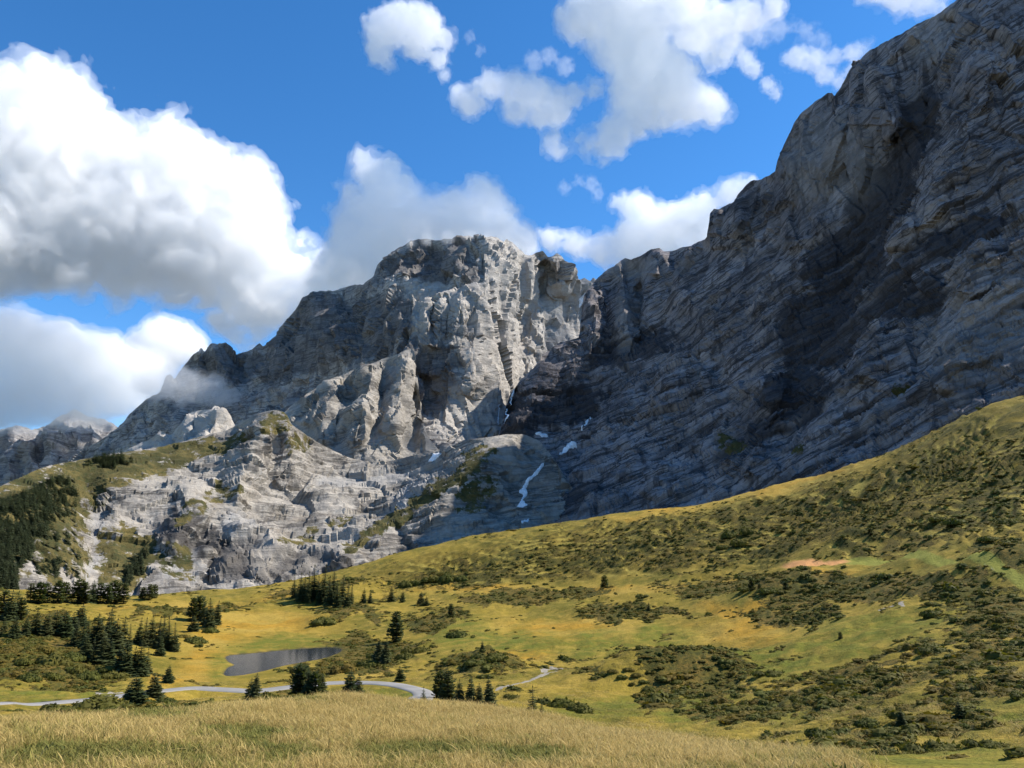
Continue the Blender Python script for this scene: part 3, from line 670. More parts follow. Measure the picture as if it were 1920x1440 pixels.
def _line_dist(X, Y, L):
    d = np.full(X.shape, 1e9); z = np.zeros(X.shape)
    for k in range(len(L) - 1):
        a, b = L[k], L[k + 1]; v = b[:2] - a[:2]
        t = np.clip(((X - a[0]) * v[0] + (Y - a[1]) * v[1]) / (v @ v + 1e-9), 0, 1)
        e = np.hypot(X - a[0] - t * v[0], Y - a[1] - t * v[1]); m = e < d
        d = np.where(m, e, d); z = np.where(m, a[2] + t * (b[2] - a[2]), z)
    return d, z

ROAD_PX = [(-260, 1346), (-120, 1334), (0, 1325), (60, 1321), (110, 1316), (170, 1310), (230, 1303), (300, 1297), (360, 1294), (420, 1294), (480, 1293), (540, 1289), (600, 1284), (650, 1281), (700, 1281), (740, 1284), (772, 1291), (790, 1300), (796, 1310)]
rp = hit(smooth_ground, [p[0] for p in ROAD_PX], [p[1] for p in ROAD_PX], r0=70, r1=420)
for q_ in ((790, 1322, 150), (775, 1335, 128), (745, 1350, 104), (700, 1365, 84)):
    e_ = at(*q_); e_[2] = smooth_ground(e_[0], e_[1]); rp = np.concatenate([rp, e_[None]])
ROAD = smooth_line(rp, 150)
ROAD[:, 2] = np.convolve(np.pad(ROAD[:, 2], 12, mode='edge'), np.ones(25) / 25, 'valid')
TRACK_PX = [(935, 1288), (985, 1275), (1030, 1266), (1060, 1260), (1090, 1253), (1110, 1246), (1150, 1236), (1200, 1226)]
tp_ = hit(smooth_ground, [p[0] for p in TRACK_PX], [p[1] for p in TRACK_PX], r0=70, r1=420)
TRACK = smooth_line(tp_, 70)

gpx, gpy = pix(np.stack([GX, GY, GZ], -1))
gpx = np.where(GY > 1, gpx, 9999 * np.sign(GX)); gpy = np.where(GY > 1, np.clip(gpy, -3000, 5000), 3000)
far = sstep(60, 200, GR)
und = 2.6 * fbm(G3, 70, 3, 0.5, seed=91) + 1.5 * fbm(G3, 24, 3, 0.5, seed=92)
HILL = blobmask(gpx, gpy, [(1250, 1020, 420, 50, 6), (1560, 960, 330, 75, 14), (1800, 900, 200, 120, 25), (2100, 860, 260, 160), (950, 1060, 260, 36, 6), (1700, 1010, 260, 40, 0)], wob=30, size=90, soft=0.25) * sstep(250, 330, GR)
DRY0 = blobmask(gpx, gpy, [(480, 1172, 150, 30), (390, 1215, 70, 46, 30), (1060, 1185, 170, 30), (1420, 1190, 140, 26)], wob=22, size=60, soft=0.5)
SHRUB = blobmask(gpx, gpy, [(1300, 1010, 330, 46, 7), (920, 1070, 190, 26, 7), (1560, 970, 300, 50, 14), (1780, 930, 230, 80, 20), (1000, 1118, 130, 13, 3), (1190, 1148, 90, 15, -4), (1450, 1105, 190, 22, 0),
    (1790, 1255, 190, 60, 12), (1720, 1345, 200, 40, 8), (1900, 1180, 120, 60), (1560, 1300, 130, 40, 10), (1290, 1262, 130, 34, -8), (1380, 1330, 90, 20), (1230, 1310, 40, 24), (1600, 1120, 160, 20, 5), (1480, 1160, 90, 14),
    (90, 1240, 150, 40), (60, 1180, 120, 30), (650, 1155, 60, 12), (700, 1215, 90, 26), (240, 1330, 120, 16, 4), (560, 1300, 60, 10), (60, 1390, 90, 20), (900, 1250, 80, 20), (350, 1150, 110, 9, 5), (640, 1250, 90, 14), (820, 1160, 60, 14), (600, 1110, 90, 10, 8), (1750, 1120, 120, 20), (1880, 1060, 70, 40), (2150, 960, 220, 130), (2150, 1230, 200, 90), (-180, 1230, 160, 60), (-150, 1390, 120, 24)], wob=26, size=55, soft=0.5)
SHRUB = np.maximum(SHRUB, 0.55 * sstep(0.12, 0.4, fbm(G3, 16, 4, 0.6, seed=95)) * (1 - 0.8 * DRY0)) * sstep(42, 56, GR)
GREEN = blobmask(gpx, gpy, [(960, 1200, 80, 24), (1120, 1205, 70, 26), (1450, 1245, 140, 20), (1350, 1330, 180, 26), (1150, 1330, 120, 20), (1800, 1420, 150, 20), (1850, 960, 80, 40, 10), (740, 1300, 60, 14), (90, 1300, 150, 12, 4), (520, 1212, 110, 12, 4), (410, 1240, 26, 26), (1640, 1190, 200, 30, 8), (1900, 1330, 100, 16), (860, 1190, 60, 30), (1240, 1195, 60, 20)], wob=20, size=50, soft=0.6)
DRY = blobmask(gpx, gpy, [(480, 1172, 130, 24), (390, 1215, 60, 40, 30), (330, 1268, 60, 20, 20), (1060, 1178, 140, 22), (980, 1228, 50, 14), (1420, 1190, 130, 24), (700, 1263, 60, 6), (1480, 908, 170, 14, 13), (1250, 957, 120, 7, 5), (880, 1102, 110, 9), (330, 1140, 120, 8, 3), (1480, 1085, 120, 8), (1180, 1106, 200, 9, 4), (560, 1110, 80, 9, 12), (1400, 1150, 90, 12)], wob=22, size=60, soft=0.5)
BARE = blobmask(gpx, gpy, [(1530, 1061, 62, 6, 7)], wob=5, size=25, soft=0.2)
terr_w = 3.2 + 0.6 * fbm(G3, 90, 2, seed=101)
q = (GZ + 5.5 * fbm(G3, 60, 3, 0.55, seed=102) + 1.6 * fbm(G3, 13, 3, 0.55, seed=103)) / terr_w
fq = q - np.floor(q)
terr = np.where(fq < 0.72, fq / 0.72, (1 - fq) / 0.28) - 0.5
tmask = np.clip(HILL + 0.5 * SHRUB * sstep(150, 260, GR), 0, 1) * sstep(-0.35, 0.25, fbm(G3, 45, 3, seed=104))
hum = fbm(G3, 5.0, 3, 0.55, 'billow', 105)
SHRUB *= 1 - 0.75 * sstep(0.15, -0.2, fbm(G3, 13, 3, 0.55, seed=97)) * blobmask(gpx, gpy, [(1700, 1290, 330, 140)], soft=0.3)
PATH = seg_dist(gpx, gpy, [(1590, 1054), (1650, 1057), (1700, 1062), (1780, 1073), (1850, 1086), (1930, 1108), (2040, 1150)])[0]
PATHM = sstep(9, 4.5, PATH + 3 * fbm(G3, 9, 2, seed=98)) * (GR > 120)
SHRUB = SHRUB * (1 - PATHM) * (1 - BARE)
GREEN = np.maximum(GREEN, PATHM)
SHRUB = SHRUB * (1 - HILL * (1 - sstep(0.18, 0.42, fq + 0.25 * fbm(G3, 9, 3, seed=96))) * 0.9)
GH = GZ + (far * und + HILL * 2.6 * fbm(G3, 85, 2, seed=115) * sstep(300, 420, GR)) * np.clip(sstep(2200, 600, GR), 0, 1)
GH += tmask * terr * 2.7
GH += SHRUB * sstep(60, 110, GR) * (0.75 * hum + 0.45 * fbm(G3, 2.2, 2, 0.6, 'billow', 106))
GH += 0.10 * fbm(G3, 2.0, 3, seed=107) * sstep(8, 25, GR) + (0.55 * fbm(G3, 7.0, 3, seed=108) + 0.22 * fbm(G3, 2.6, 2, 0.55, 'billow', 112)) * sstep(40, 80, GR) + 0.5 * fbm(G3, 6.0, 2, seed=108) * sstep(14, 36, GR) + 0.45 * terr * sstep(-0.1, 0.3, fbm(G3, 40, 3, seed=113)) * sstep(80, 150, GR) * (1 - HILL)
def mound(px, py, rad, hgt, r0=60):
    c = hit(smooth_ground, [px], [py], r0=r0)[0]
    return hgt * np.exp(-((GX - c[0]) ** 2 + (GY - c[1]) ** 2) / (rad * rad))
for m in [(912, 1252, 11, 5), (1180, 1275, 14, 3.5), (1260, 1268, 18, 3.5), (780, 1210, 10, 3.5), (1330, 1262, 12, 2.5), (1700, 1240, 9, 2.0), (600, 1112, 30, 4), (350, 1155, 26, 3), (1450, 1105, 22, 5), (1900, 1075, 18, 6), (1780, 1040, 30, 5), (1600, 1010, 30, 6), (640, 1160, 24, 3)]:
    GH += mound(*m)
pd = loop_dist(GX, GY, POND_S)
shore = sstep(60, 8, pd + 5 * fbm(G3, 18, 2, seed=109))
GH = GH * (1 - shore) + shore * (POND_Z + 0.35 + 0.035 * np.maximum(pd, 0) + 0.12 * fbm(G3, 6, 2, seed=110))
GH = np.where(pd < 3, POND_Z + np.clip(pd * 0.22, -1.4, 0.5) + 0.1 * fbm(G3, 4, 2, seed=111), GH)
rd, rz = line_dist(GX, GY, ROAD)
kr = sstep(7.0, 2.7, rd)
GH = GH * (1 - kr) + kr * (rz - 0.10)
td, tz = line_dist(GX, GY, TRACK)

_GL = np.log(RR)
def ground(X, Y):
    """Height of the finished ground."""
    a, l = _polar(np.asarray(X, float), np.asarray(Y, float))
    return bil(GH, AZ, _GL, a, l)

def ground_material():
    k = NT('alpine_meadow')
    p = k.pos
    n1 = k.noise(p, 35, 5, 0.6, 0.5); n2 = k.noise(p, 6, 5, 0.65, 0.3); n3 = k.noise(p, 1.3, 4, 0.7); n4 = k.noise(p, 0.35, 3, 0.7)
    straw, gold, olive, green = (0.32, 0.22, 0.042), (0.33, 0.19, 0.022), (0.125, 0.106, 0.014), (0.105, 0.116, 0.014)
    c = k.mix(k.ramp(n1, 0.38, 0.62), olive, (0.215, 0.158, 0.022))
    c = k.mix(k.ramp(n2, 0.45, 0.65, 0, 0.6), c, straw)
    c = k.mix(k.math('MULTIPLY', k.attr('dry'), k.ramp(n2, 0.3, 0.6, 0.55, 0.95)), c, k.mix(k.ramp(n1, 0.4, 0.6), gold, straw))
    c = k.mix(k.math('MULTIPLY', k.attr('green'), k.ramp(n2, 0.35, 0.65, 0.95, 0.35)), c, green)
    sh = k.math('ADD', k.attr('shrub'), k.math('MULTIPLY', k.math('SUBTRACT', k.noise(p, 4.5, 6, 0.72, 0.4), 0.5), 2.2))
    shc = k.mix(k.ramp(k.noise(p, 14, 4, 0.6), 0.4, 0.6), (0.070, 0.063, 0.010), (0.135, 0.088, 0.018))
    shc = k.mix(k.ramp(n3, 0.4, 0.65), shc, (0.040, 0.044, 0.009))
    c = k.mix(k.ramp(sh, 0.42, 0.58, 0, 0.92), c, shc)
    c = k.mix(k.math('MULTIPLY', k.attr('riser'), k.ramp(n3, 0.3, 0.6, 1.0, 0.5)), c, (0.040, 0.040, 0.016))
    c = k.mix(k.ramp(n3, 0.35, 0.65, 0.0, 0.35), c, k.mix(1.0, c, (0.5, 0.5, 0.42), 'MULTIPLY'))
    c = k.mix(k.ramp(n4, 0.4, 0.65, 0.0, 0.30), c, k.mix(1.0, c, (1.45, 1.4, 1.3), 'MULTIPLY'))
    stone = k.mix(n3, (0.20, 0.175, 0.135), (0.30, 0.275, 0.23))
    c = k.mix(k.ramp(k.math('ADD', k.attr('stony'), k.math('MULTIPLY', k.math('SUBTRACT', n3, 0.5), 1.2)), 0.45, 0.6), c, stone)
    c = k.mix(k.math('MULTIPLY', k.attr('heath_shade'), k.ramp(n2, 0.3, 0.66, 0.95, 0.35)), c, k.mix(k.ramp(n1, 0.4, 0.6), (0.043, 0.040, 0.006), (0.076, 0.056, 0.009)))  # heath cover, darkened to stand in for the hill's backlit shade
    c = k.mix(k.math('MULTIPLY', k.attr('lit_lip'), k.ramp(n3, 0.3, 0.6, 0.5, 1.0)), c, k.mix(n2, (0.22, 0.18, 0.03), (0.36, 0.27, 0.055)))  # straw grass with the terraces' lit edges painted in
    c = k.mix(k.attr('path'), c, k.mix(n2, (0.165, 0.175, 0.026), (0.215, 0.20, 0.04)))
    c = k.mix(k.attr('bare'), c, k.mix(n2, (0.42, 0.19, 0.06), (0.55, 0.29, 0.12)))
    c = k.mix(k.attr('mud'), c, (0.05, 0.045, 0.03))
    k.color(c)
    k.b.inputs['Roughness'].default_value = 1.0
    h = k.math('ADD', k.math('MULTIPLY', n3, 0.5), k.math('MULTIPLY', n4, 0.16))
    h = k.math('ADD', h, k.math('MULTIPLY', k.ramp(sh, 0.40, 0.62), 0.55))
    k.nrm(k.bump(h, 1.0, 0.9))
    return k.m

V = np.stack([GX, GY, GH], -1).reshape(-1, 3)
me = mesh_np('ground', V, grid_faces(len(AZ), len(RR))[:, ::-1])
stony = np.maximum(sstep(1.6, 0.4, td) * 0.9, blobmask(gpx, gpy, [(1040, 1258, 26, 4, 5), (200, 1296, 30, 4, 4), (1660, 1152, 14, 4, 12), (1690, 1148, 9, 3), (1858, 1088, 18, 4, -15)], wob=12, size=20))
for nm, a in (('dry', DRY), ('green', GREEN), ('shrub', SHRUB), ('bare', BARE), ('stony', np.clip(stony, 0, 1) * 0.9), ('riser', tmask * sstep(0.66, 0.80, fq) * 0.85), ('mud', sstep(1.2, -0.6, pd)), ('path', PATHM), ('lit_lip', np.clip(HILL * 1.2, 0, 1) * np.maximum(sstep(0.80, 0.95, fq), sstep(0.22, 0.06, fq)) * sstep(-0.25, 0.15, fbm(G3, 20, 3, seed=116)) * (1 - PATHM)), ('heath_shade', 1.0 * HILL * (1 - PATHM) * (1 - 0.8 * DRY))):
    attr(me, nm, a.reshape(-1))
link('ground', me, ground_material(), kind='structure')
print('ground', len(me.polygons), round(time.time() - T0, 1))

# --- pond water
k = NT('pond_water')
k.color((0.028, 0.034, 0.038)); k.b.inputs['Roughness'].default_value = 0.06; k.b.inputs['Specular IOR Level'].default_value = 0.5; k.b.inputs['IOR'].default_value = 1.33
k.nrm(k.bump(k.noise(k.mapping(k.pos, (1, 0.5, 1)), 0.9, 3, 0.6), 0.05, 0.5))
pm = bpy.data.meshes.new('pond')
pr = POND.mean(0) + (POND_S - POND.mean(0)) * 1.04
bm = bmesh.new(); bm.faces.new([bm.verts.new((x, y, POND_Z)) for x, y in pr]); bm.normal_update(); bm.to_mesh(pm); bm.free()
if pm.polygons[0].normal.z < 0: pm.flip_normals()
o = link('pond_water', pm, k.m, kind='structure'); o['label'] = 'small dark mountain pond in the meadow basin'

# --- the asphalt road, with worn edges and a shallow crown
k = NT('road_asphalt')
n = k.noise(k.pos, 0.5, 4, 0.7); n2 = k.noise(k.pos, 9, 4, 0.6)
k.color(k.mix(k.ramp(n2, 0.35, 0.65), k.mix(n, (0.17, 0.165, 0.155), (0.22, 0.215, 0.20)), k.mix(n, (0.21, 0.20, 0.19), (0.27, 0.26, 0.245))))
k.nrm(k.bump(n, 0.02, 0.6))
tan = np.gradient(ROAD[:, :2], axis=0); tan /= np.linalg.norm(tan, axis=1, keepdims=True); nor = np.stack([tan[:, 1], -tan[:, 0]], -1)
w = np.array([-2.4, -2.2, -1.1, 0, 1.1, 2.2, 2.4]); hz = np.array([-0.25, 0.04, 0.07, 0.09, 0.07, 0.04, -0.25])
jig = 0.12 * fbm(np.stack([np.arange(150) * 1.0, 0 * ROAD[:, 0], 0 * ROAD[:, 0]], -1), 5, 3)
RV = np.stack([np.c_[ROAD[:, :2] + nor * (w[i] + jig[:, None] * np.sign(w[i]) * (abs(w[i]) > 2)), ROAD[:, 2] + hz[i]] for i in range(7)], 1)
link('road', mesh_np('road', RV.reshape(-1, 3), grid_faces(150, 7)[:, ::-1]), k.m, kind='structure')

# ------------------------------------------------------------------ points on the rock, snow and waterfalls
def on_rock(layer, px, py):
    xs, y0, st, P, N = LAYER[layer]
    px = np.asarray(px, float); py = np.asarray(py, float)
    i = np.clip((px - xs[0]) / (xs[1] - xs[0]), 0, len(xs) - 1.001); i0 = i.astype(int); u = (i - i0)[..., None]
    t = np.clip((py - y0) / st, 0, P.shape[1] - 1.001); t0 = t.astype(int); v = (t - t0)[..., None]
    def col(c): return P[c, t0] * (1 - v) + P[c, t0 + 1] * v, N[c, t0] * (1 - v) + N[c, t0 + 1] * v
    a, na = col(i0); b, nb = col(i0 + 1)
    return a * (1 - u) + b * u, na * (1 - u) + nb * u

def in_poly(px, py, L):
    ins = np.zeros(px.shape, bool)
    for k in range(len(L)):
        a = L[k]; b = L[(k + 1) % len(L)]
        ins ^= ((a[1] > py) != (b[1] > py)) & (px < (b[0] - a[0]) * (py - a[1]) / (b[1] - a[1] + 1e-12) + a[0])
    return ins

k = NT('old_snow')
k.color(k.mix(k.ramp(k.noise(k.pos, 9, 5, 0.65), 0.35, 0.7), (0.86, 0.88, 0.90), (0.62, 0.62, 0.62)))
k.nrm(k.bump(k.noise(k.pos, 6, 5, 0.6), 1.5, 0.5)); SNOW = k.m
k = NT('falling_water')
k.color((0.75, 0.78, 0.80)); WATERFALL = k.m

def sheet_on_rock(name, layer, poly_px, mat, thick, label, cat, step=1.2, wob=2.5, lift=1.0):
    L = np.array(poly_px, float)
    lo = L.min(0) - 4; hi = L.max(0) + 4
    xs = np.arange(lo[0], hi[0], step); ys = np.arange(lo[1], hi[1], step)
    X, Y = np.meshgrid(xs, ys, indexing='ij')
    Q = np.stack([X, Y, 0 * X], -1)
    ins = in_poly(X + wob * fbm(Q, 9, 3, seed=121), Y + wob * fbm(Q, 9, 3, seed=122), L)
    core = ins.copy(); core[1:] &= ins[:-1]; core[:-1] &= ins[1:]; core[:, 1:] &= ins[:, :-1]; core[:, :-1] &= ins[:, 1:]
    P, N = on_rock(layer, X, Y)
    V = P + N * np.where(core, thick, -0.5 * thick)[..., None] * lift
    q = grid_faces(len(xs), len(ys)); keep = ins.reshape(-1)[q].any(1); q = q[keep]
    used, inv = np.unique(q, return_inverse=True)
    V = V.reshape(-1, 3)[used]; c = V.mean(0)
    return link(name, mesh_np(name, V - c, inv.reshape(-1, 4)), mat, loc=c, label=label, cat=cat, group=None)

sheet_on_rock('snow_patch', 'foothill', [(972, 938), (984, 922), (976, 912), (988, 896), (1006, 882), (1022, 872), (1018, 880), (999, 896), (988, 909), (993, 918), (985, 930), (994, 940), (977, 942)], SNOW, 3.5, 'long crooked snow streak at the foot of the dark wall', 'snow')
sheet_on_rock('snow_patch', 'rock_wall_mountain', [(1046, 850), (1054, 838), (1078, 825), (1084, 834), (1064, 842), (1052, 852)], SNOW, 4, 'slanting snow patch above the long snow streak', 'snow')
sheet_on_rock('snow_patch', 'rock_wall_mountain', [(1000, 812), (1016, 808), (1032, 812), (1018, 818), (1006, 817)], SNOW, 6, 'thin flat sliver of snow under the dark buttress', 'snow')
sheet_on_rock('snow_patch', 'mountain', [(1076, 566), (1086, 552), (1108, 548), (1104, 556), (1092, 572), (1082, 584)], SNOW, 8, 'small glacier tongue in the high notch beside the summit', 'snow')
sheet_on_rock('snow_patch', 'mountain_spur', [(770, 856), (782, 846), (798, 852), (806, 860), (790, 864), (776, 862)], SNOW, 4, 'pale snow patch lying at the base of the lit spur', 'snow')
sheet_on_rock('snow_patch', 'foothill', [(800, 860), (812, 850), (832, 848), (818, 858), (806, 866)], SNOW, 4, 'white snow wedge right beside the grey slabs', 'snow')
sheet_on_rock('snow_patch', 'foothill', [(974, 975), (984, 970), (996, 968), (990, 976), (978, 980)], SNOW, 4, 'small broken snow remnant just above the green hill crest', 'snow')
sheet_on_rock('waterfall', 'rock_wall_mountain', [(966, 700), (970, 702), (962, 745), (958, 762), (954, 762), (959, 740)], WATERFALL, 3, 'upper thin waterfall running down the dark buttress', 'waterfall', step=0.8, wob=0.8)
sheet_on_rock('waterfall', 'rock_wall_mountain', [(949, 765), (952, 766), (945, 798), (942, 798)], WATERFALL, 3, 'lower right waterfall thread below the dark buttress', 'waterfall', step=0.7, wob=0.6)
sheet_on_rock('waterfall', 'mountain', [(925, 762), (928, 762), (927, 806), (924, 806)], WATERFALL, 3, 'lower left waterfall thread in the dark gully', 'waterfall', step=0.7, wob=0.6)
sheet_on_rock('waterfall', 'rock_wall_mountain', [(1104, 776), (1107, 777), (1098, 798), (1090, 812), (1087, 811), (1096, 794)], WATERFALL, 3, 'short waterfall thread above the slanting snow patch', 'waterfall', step=0.8, wob=0.8)

# ------------------------------------------------------------------ conifers
def needle_mat(name, a, b, c):
    k = NT(name)
    oi = k.new('ObjectInfo')
    n = k.noise(k.new('TexCoord').outputs['Object'], 0.9, 3, 0.6)
    col = k.mix(k.ramp(n, 0.35, 0.65), a, b)
    col = k.mix(k.math('MULTIPLY', oi.outputs['Random'], 0.6), col, c)
    k.color(col); k.b.inputs['Roughness'].default_value = 0.75
    tr = k.new('BsdfTranslucent'); k.put(tr.inputs['Color'], k.mix(1.0, col, (1.6, 1.7, 0.8), 'MULTIPLY'))
    ms = k.new('MixShader'); ms.inputs[0].default_value = 0.22
    k.t.links.new(k.b.outputs[0], ms.inputs[1]); k.t.links.new(tr.outputs[0], ms.inputs[2]); k.t.links.new(ms.outputs[0], k.out.inputs['Surface'])
    return k.m
NEEDLE = needle_mat('spruce_needles', (0.024, 0.040, 0.014), (0.060, 0.074, 0.024), (0.080, 0.078, 0.028))
FOREST = needle_mat('forest_needles', (0.030, 0.046, 0.022), (0.062, 0.076, 0.034), (0.075, 0.085, 0.045))
LEAF = needle_mat('juniper_leaves', (0.040, 0.050, 0.010), (0.088, 0.092, 0.016), (0.112, 0.090, 0.016))
LEAFB = needle_mat('alpenrose_leaves', (0.072, 0.056, 0.010), (0.150, 0.104, 0.018), (0.098, 0.086, 0.014))
k = NT('bark'); k.color(k.mix(k.noise(k.mapping(k.new('TexCoord').outputs['Object'], (1, 1, 0.2)), 0.15, 4), (0.06, 0.045, 0.035), (0.14, 0.11, 0.085))); BARK = k.m

def tube(path, rad, n=6):
    path = np.asarray(path, float); V = []
    for p, r in zip(path, rad):
        a = np.arange(n) * 2 * math.pi / n
        V.append(np.stack([p[0] + r * np.cos(a), p[1] + r * np.sin(a), np.full(n, p[2])], -1))
    V = np.concatenate(V); q = []
    for i in range(len(path) - 1):
        for j in range(n):
            q.append((i * n + j, i * n + (j + 1) % n, (i + 1) * n + (j + 1) % n, (i + 1) * n + j))
    return V, np.array(q)

def conifer(seed, H=10.0, R=2.3, levels=24, shape=0.85, low=0.05, droop=0.35, dens=1.0, round_=False):
    """A conifer: tapered trunk, and a crown of whorled drooping boughs, each a spine with hanging side sprays."""
    r = np.random.default_rng(seed)
    bend = r.normal(0, 0.012 * H, 2)
    zz = np.linspace(-0.3, H * 0.985, 7)
    path = np.c_[bend[0] * (zz / H) ** 2, bend[1] * (zz / H) ** 2, zz]
    trunk = mesh_np('trunk', *tube(path, np.linspace(0.026 * H, 0.003 * H, 7)))
    V, Fq = [], []
    def quad(a, b, c, d):
        i = len(V); V.extend((a, b, c, d)); Fq.append((i, i + 1, i + 2, i + 3))
    lop = r.uniform(0, 6.28)
    for i in range(levels):
        f = low + (0.985 - low) * (i + r.uniform(-0.3, 0.3)) / levels
        f = min(max(f, low), 0.985)
        g = (f - low) / (1 - low)
        rad = R * ((1 - g) ** shape if not round_ else math.sqrt(max(0.02, 1 - (1.75 * g - 0.75) ** 2)) * (1 - 0.25 * g)) * r.uniform(0.82, 1.12) + 0.05
        nb = max(5, int(round((6 + 5 * (1 - g)) * dens)))
        a0 = r.uniform(0, 6.28)
        for j in range(nb):
            a = a0 + 6.283 * j / nb + r.uniform(-0.28, 0.28)
            L = rad * r.uniform(0.68, 1.18) * (1 + 0.12 * math.cos(a - lop))
            rise = (0.55 if round_ else 0.30) * g - 0.12 + r.uniform(-0.08, 0.08)
            dr = np.array([math.cos(a), math.sin(a), 0]); sd = np.array([-math.sin(a), math.cos(a), 0])
            base = np.array([bend[0] * f * f, bend[1] * f * f, f * H])
            m = 4
            sp = [base + dr * (L * t) + np.array([0, 0, L * (rise * t - droop * t * t + 0.18 * t ** 3)]) for t in np.linspace(0.06, 1, m + 1)]
            wd = [L * w + 0.05 for w in (0.08, 0.28, 0.33, 0.24, 0.03)]
            for s in range(m):
                for sg in (-1, 1):
                    h0, h1 = -wd[s] * r.uniform(0.15, 0.55), -wd[s + 1] * r.uniform(0.15, 0.55)
                    k1 = r.uniform(0.7, 1.3)
                    quad(sp[s], sp[s + 1], sp[s + 1] + sg * sd * wd[s + 1] * k1 + np.array([0, 0, h1]) + dr * 0.06 * L, sp[s] + sg * sd * wd[s] * k1 + np.array([0, 0, h0]) + dr * 0.10 * L)
                if r.random() < 0.55:      # a hanging spray under the bough
                    t2 = sp[s] * 0.5 + sp[s + 1] * 0.5; hh = L * r.uniform(0.10, 0.24)
                    quad(sp[s], sp[s + 1], sp[s + 1] + np.array([0, 0, -hh * 0.7]), sp[s] + np.array([0, 0, -hh]))
    top = np.array([bend[0], bend[1], H * 1.02])
    for j in range(4):
        a = j * 1.57; e = np.array([math.cos(a), math.sin(a), 0]) * 0.012 * H * 2
        quad(top, top, path[-1] + e - (0, 0, 0.5), path[-1] - e * 0.2 - (0, 0, 0.5))
    return trunk, mesh_np('crown', np.array(V), np.array(Fq), smooth=False)

CONIFER = [conifer(1, R=2.7, levels=26, shape=0.72), conifer(2, R=3.1, levels=24, shape=0.66), conifer(3, R=2.3, levels=28, shape=0.75), conifer(4, R=3.6, levels=22, shape=0.66, droop=0.25),
           conifer(5, R=2.9, levels=18, round_=True, low=0.06, droop=0.12), conifer(6, R=3.4, levels=16, round_=True, low=0.04, droop=0.05), conifer(7, R=2.8, levels=15, shape=0.8, dens=0.8, low=0.02), conifer(8, R=1.75, levels=28, shape=0.8), conifer(9, R=2.0, levels=26, shape=0.85, low=0.08)]
for t, c in CONIFER: t.materials.append(BARK); c.materials.append(NEEDLE)
ORD = 'first second third fourth fifth sixth seventh eighth ninth tenth eleventh twelfth thirteenth fourteenth fifteenth sixteenth seventeenth eighteenth nineteenth twentieth'.split()
def nth(i): return ORD[i] if i < 20 else 'twenty-' + ORD[i - 20]

def spot(px, py, r0=60.0):
    q = hit(ground, [px], [py], r0=r0, r1=900)[0]
    return q
rv = random.Random(5)

def plant_trees(lst, where, group, kinds=(0, 1, 2), name='spruce_tree', noun='spruce'):
    """lst: (base px, base py, height px[, kind]); labels count from the left within the clump."""
    lst = sorted(lst)
    for i, e in enumerate(lst):
        px, py, h = e[:3]; kd = e[3] if len(e) > 3 else rv.choice(kinds)
        p = spot(px, py); d = math.dist(p, CAM)
        height = h * d / math.sqrt(F * F + (px - 960) ** 2 + (py - 720) ** 2) * 1.02
        lab = f'{noun} {where}' if len(lst) == 1 else f'{nth(i)} {noun} from the left {where}'
        root = link(name, None, loc=(p[0], p[1], p[2] - 0.15), label=lab, cat='tree', group=group if len(lst) > 1 else None)
        root.rotation_euler = (rv.uniform(-0.05, 0.05), rv.uniform(-0.05, 0.05), rv.uniform(0, 6.28))
        s = height / 10.0; w = s * rv.uniform(0.88, 1.12)
        root.scale = (w, w, s)
        t, c = CONIFER[kd]
        link('trunk', t, parent=root); link('crown', c, parent=root)

plant_trees([(140, 1212, 52), (152, 1218, 56), (163, 1209, 50), (176, 1216, 62), (188, 1222, 58), (201, 1216, 66), (214, 1222, 60), (206, 1206, 62), (228, 1214, 56), (241, 1220, 48), (158, 1240, 52), (173, 1246, 50), (190, 1248, 58), (206, 1252, 54)], 'in the dense grove left of the pond', 'spruces in the grove left of the pond', (0, 1, 2, 7, 8))
plant_trees([(258, 1206, 46), (270, 1212, 52), (283, 1209, 54), (294, 1216, 58), (305, 1211, 56), (316, 1219, 60), (327, 1222, 52), (300, 1230, 48)], 'in the right wing of the grove by the pond', 'spruces right of the grove', (0, 2, 7, 8))
plant_trees([(222, 1262, 54), (236, 1266, 62), (249, 1264, 50), (262, 1268, 64), (275, 1264, 46)], 'in the front tip of the grove above the road', 'spruces at the front of the grove')
plant_trees([(2, 1163, 54), (14, 1166, 58), (27, 1160, 50), (38, 1163, 42)], 'in the dark clump at the photo\'s left edge', 'conifers at the left edge', (0, 1, 4))
plant_trees([(56, 1130, 36, 4), (72, 1132, 40, 5), (88, 1130, 36, 4), (106, 1131, 42, 5), (122, 1130, 38, 4), (144, 1132, 44, 5), (158, 1132, 40, 4), (172, 1131, 42, 1), (187, 1132, 38, 4), (200, 1133, 36, 4), (213, 1133, 44, 5), (231, 1132, 38, 4)], 'in the row along the rim before the valley', 'conifers along the valley rim', name='pine_tree', noun='round-crowned pine')
plant_trees([(268, 1124, 22, 5), (279, 1126, 30, 4), (290, 1122, 26, 5)], 'in the small clump at the rim\'s right end', 'conifers at the rim end', name='pine_tree', noun='bushy pine')
plant_trees([(8, 1195, 36), (26, 1198, 42), (48, 1192, 36), (66, 1190, 44), (86, 1193, 40), (104, 1190, 44), (120, 1194, 46), (136, 1188, 38), (150, 1176, 42)], 'in the loose belt left of the dense grove', 'conifers in the loose belt', (0, 1, 3))
plant_trees([(360, 1166, 44, 4), (370, 1164, 46, 5), (383, 1172, 42, 1), (394, 1176, 52, 0), (406, 1172, 44, 0), (362, 1184, 30, 3)], 'in the clump behind the golden basin', 'conifers behind the basin')
plant_trees([(238, 1322, 40, 3), (252, 1324, 60, 3), (288, 1306, 42, 3), (316, 1281, 32, 3)], 'standing beside the road at left', 'spruces beside the road')
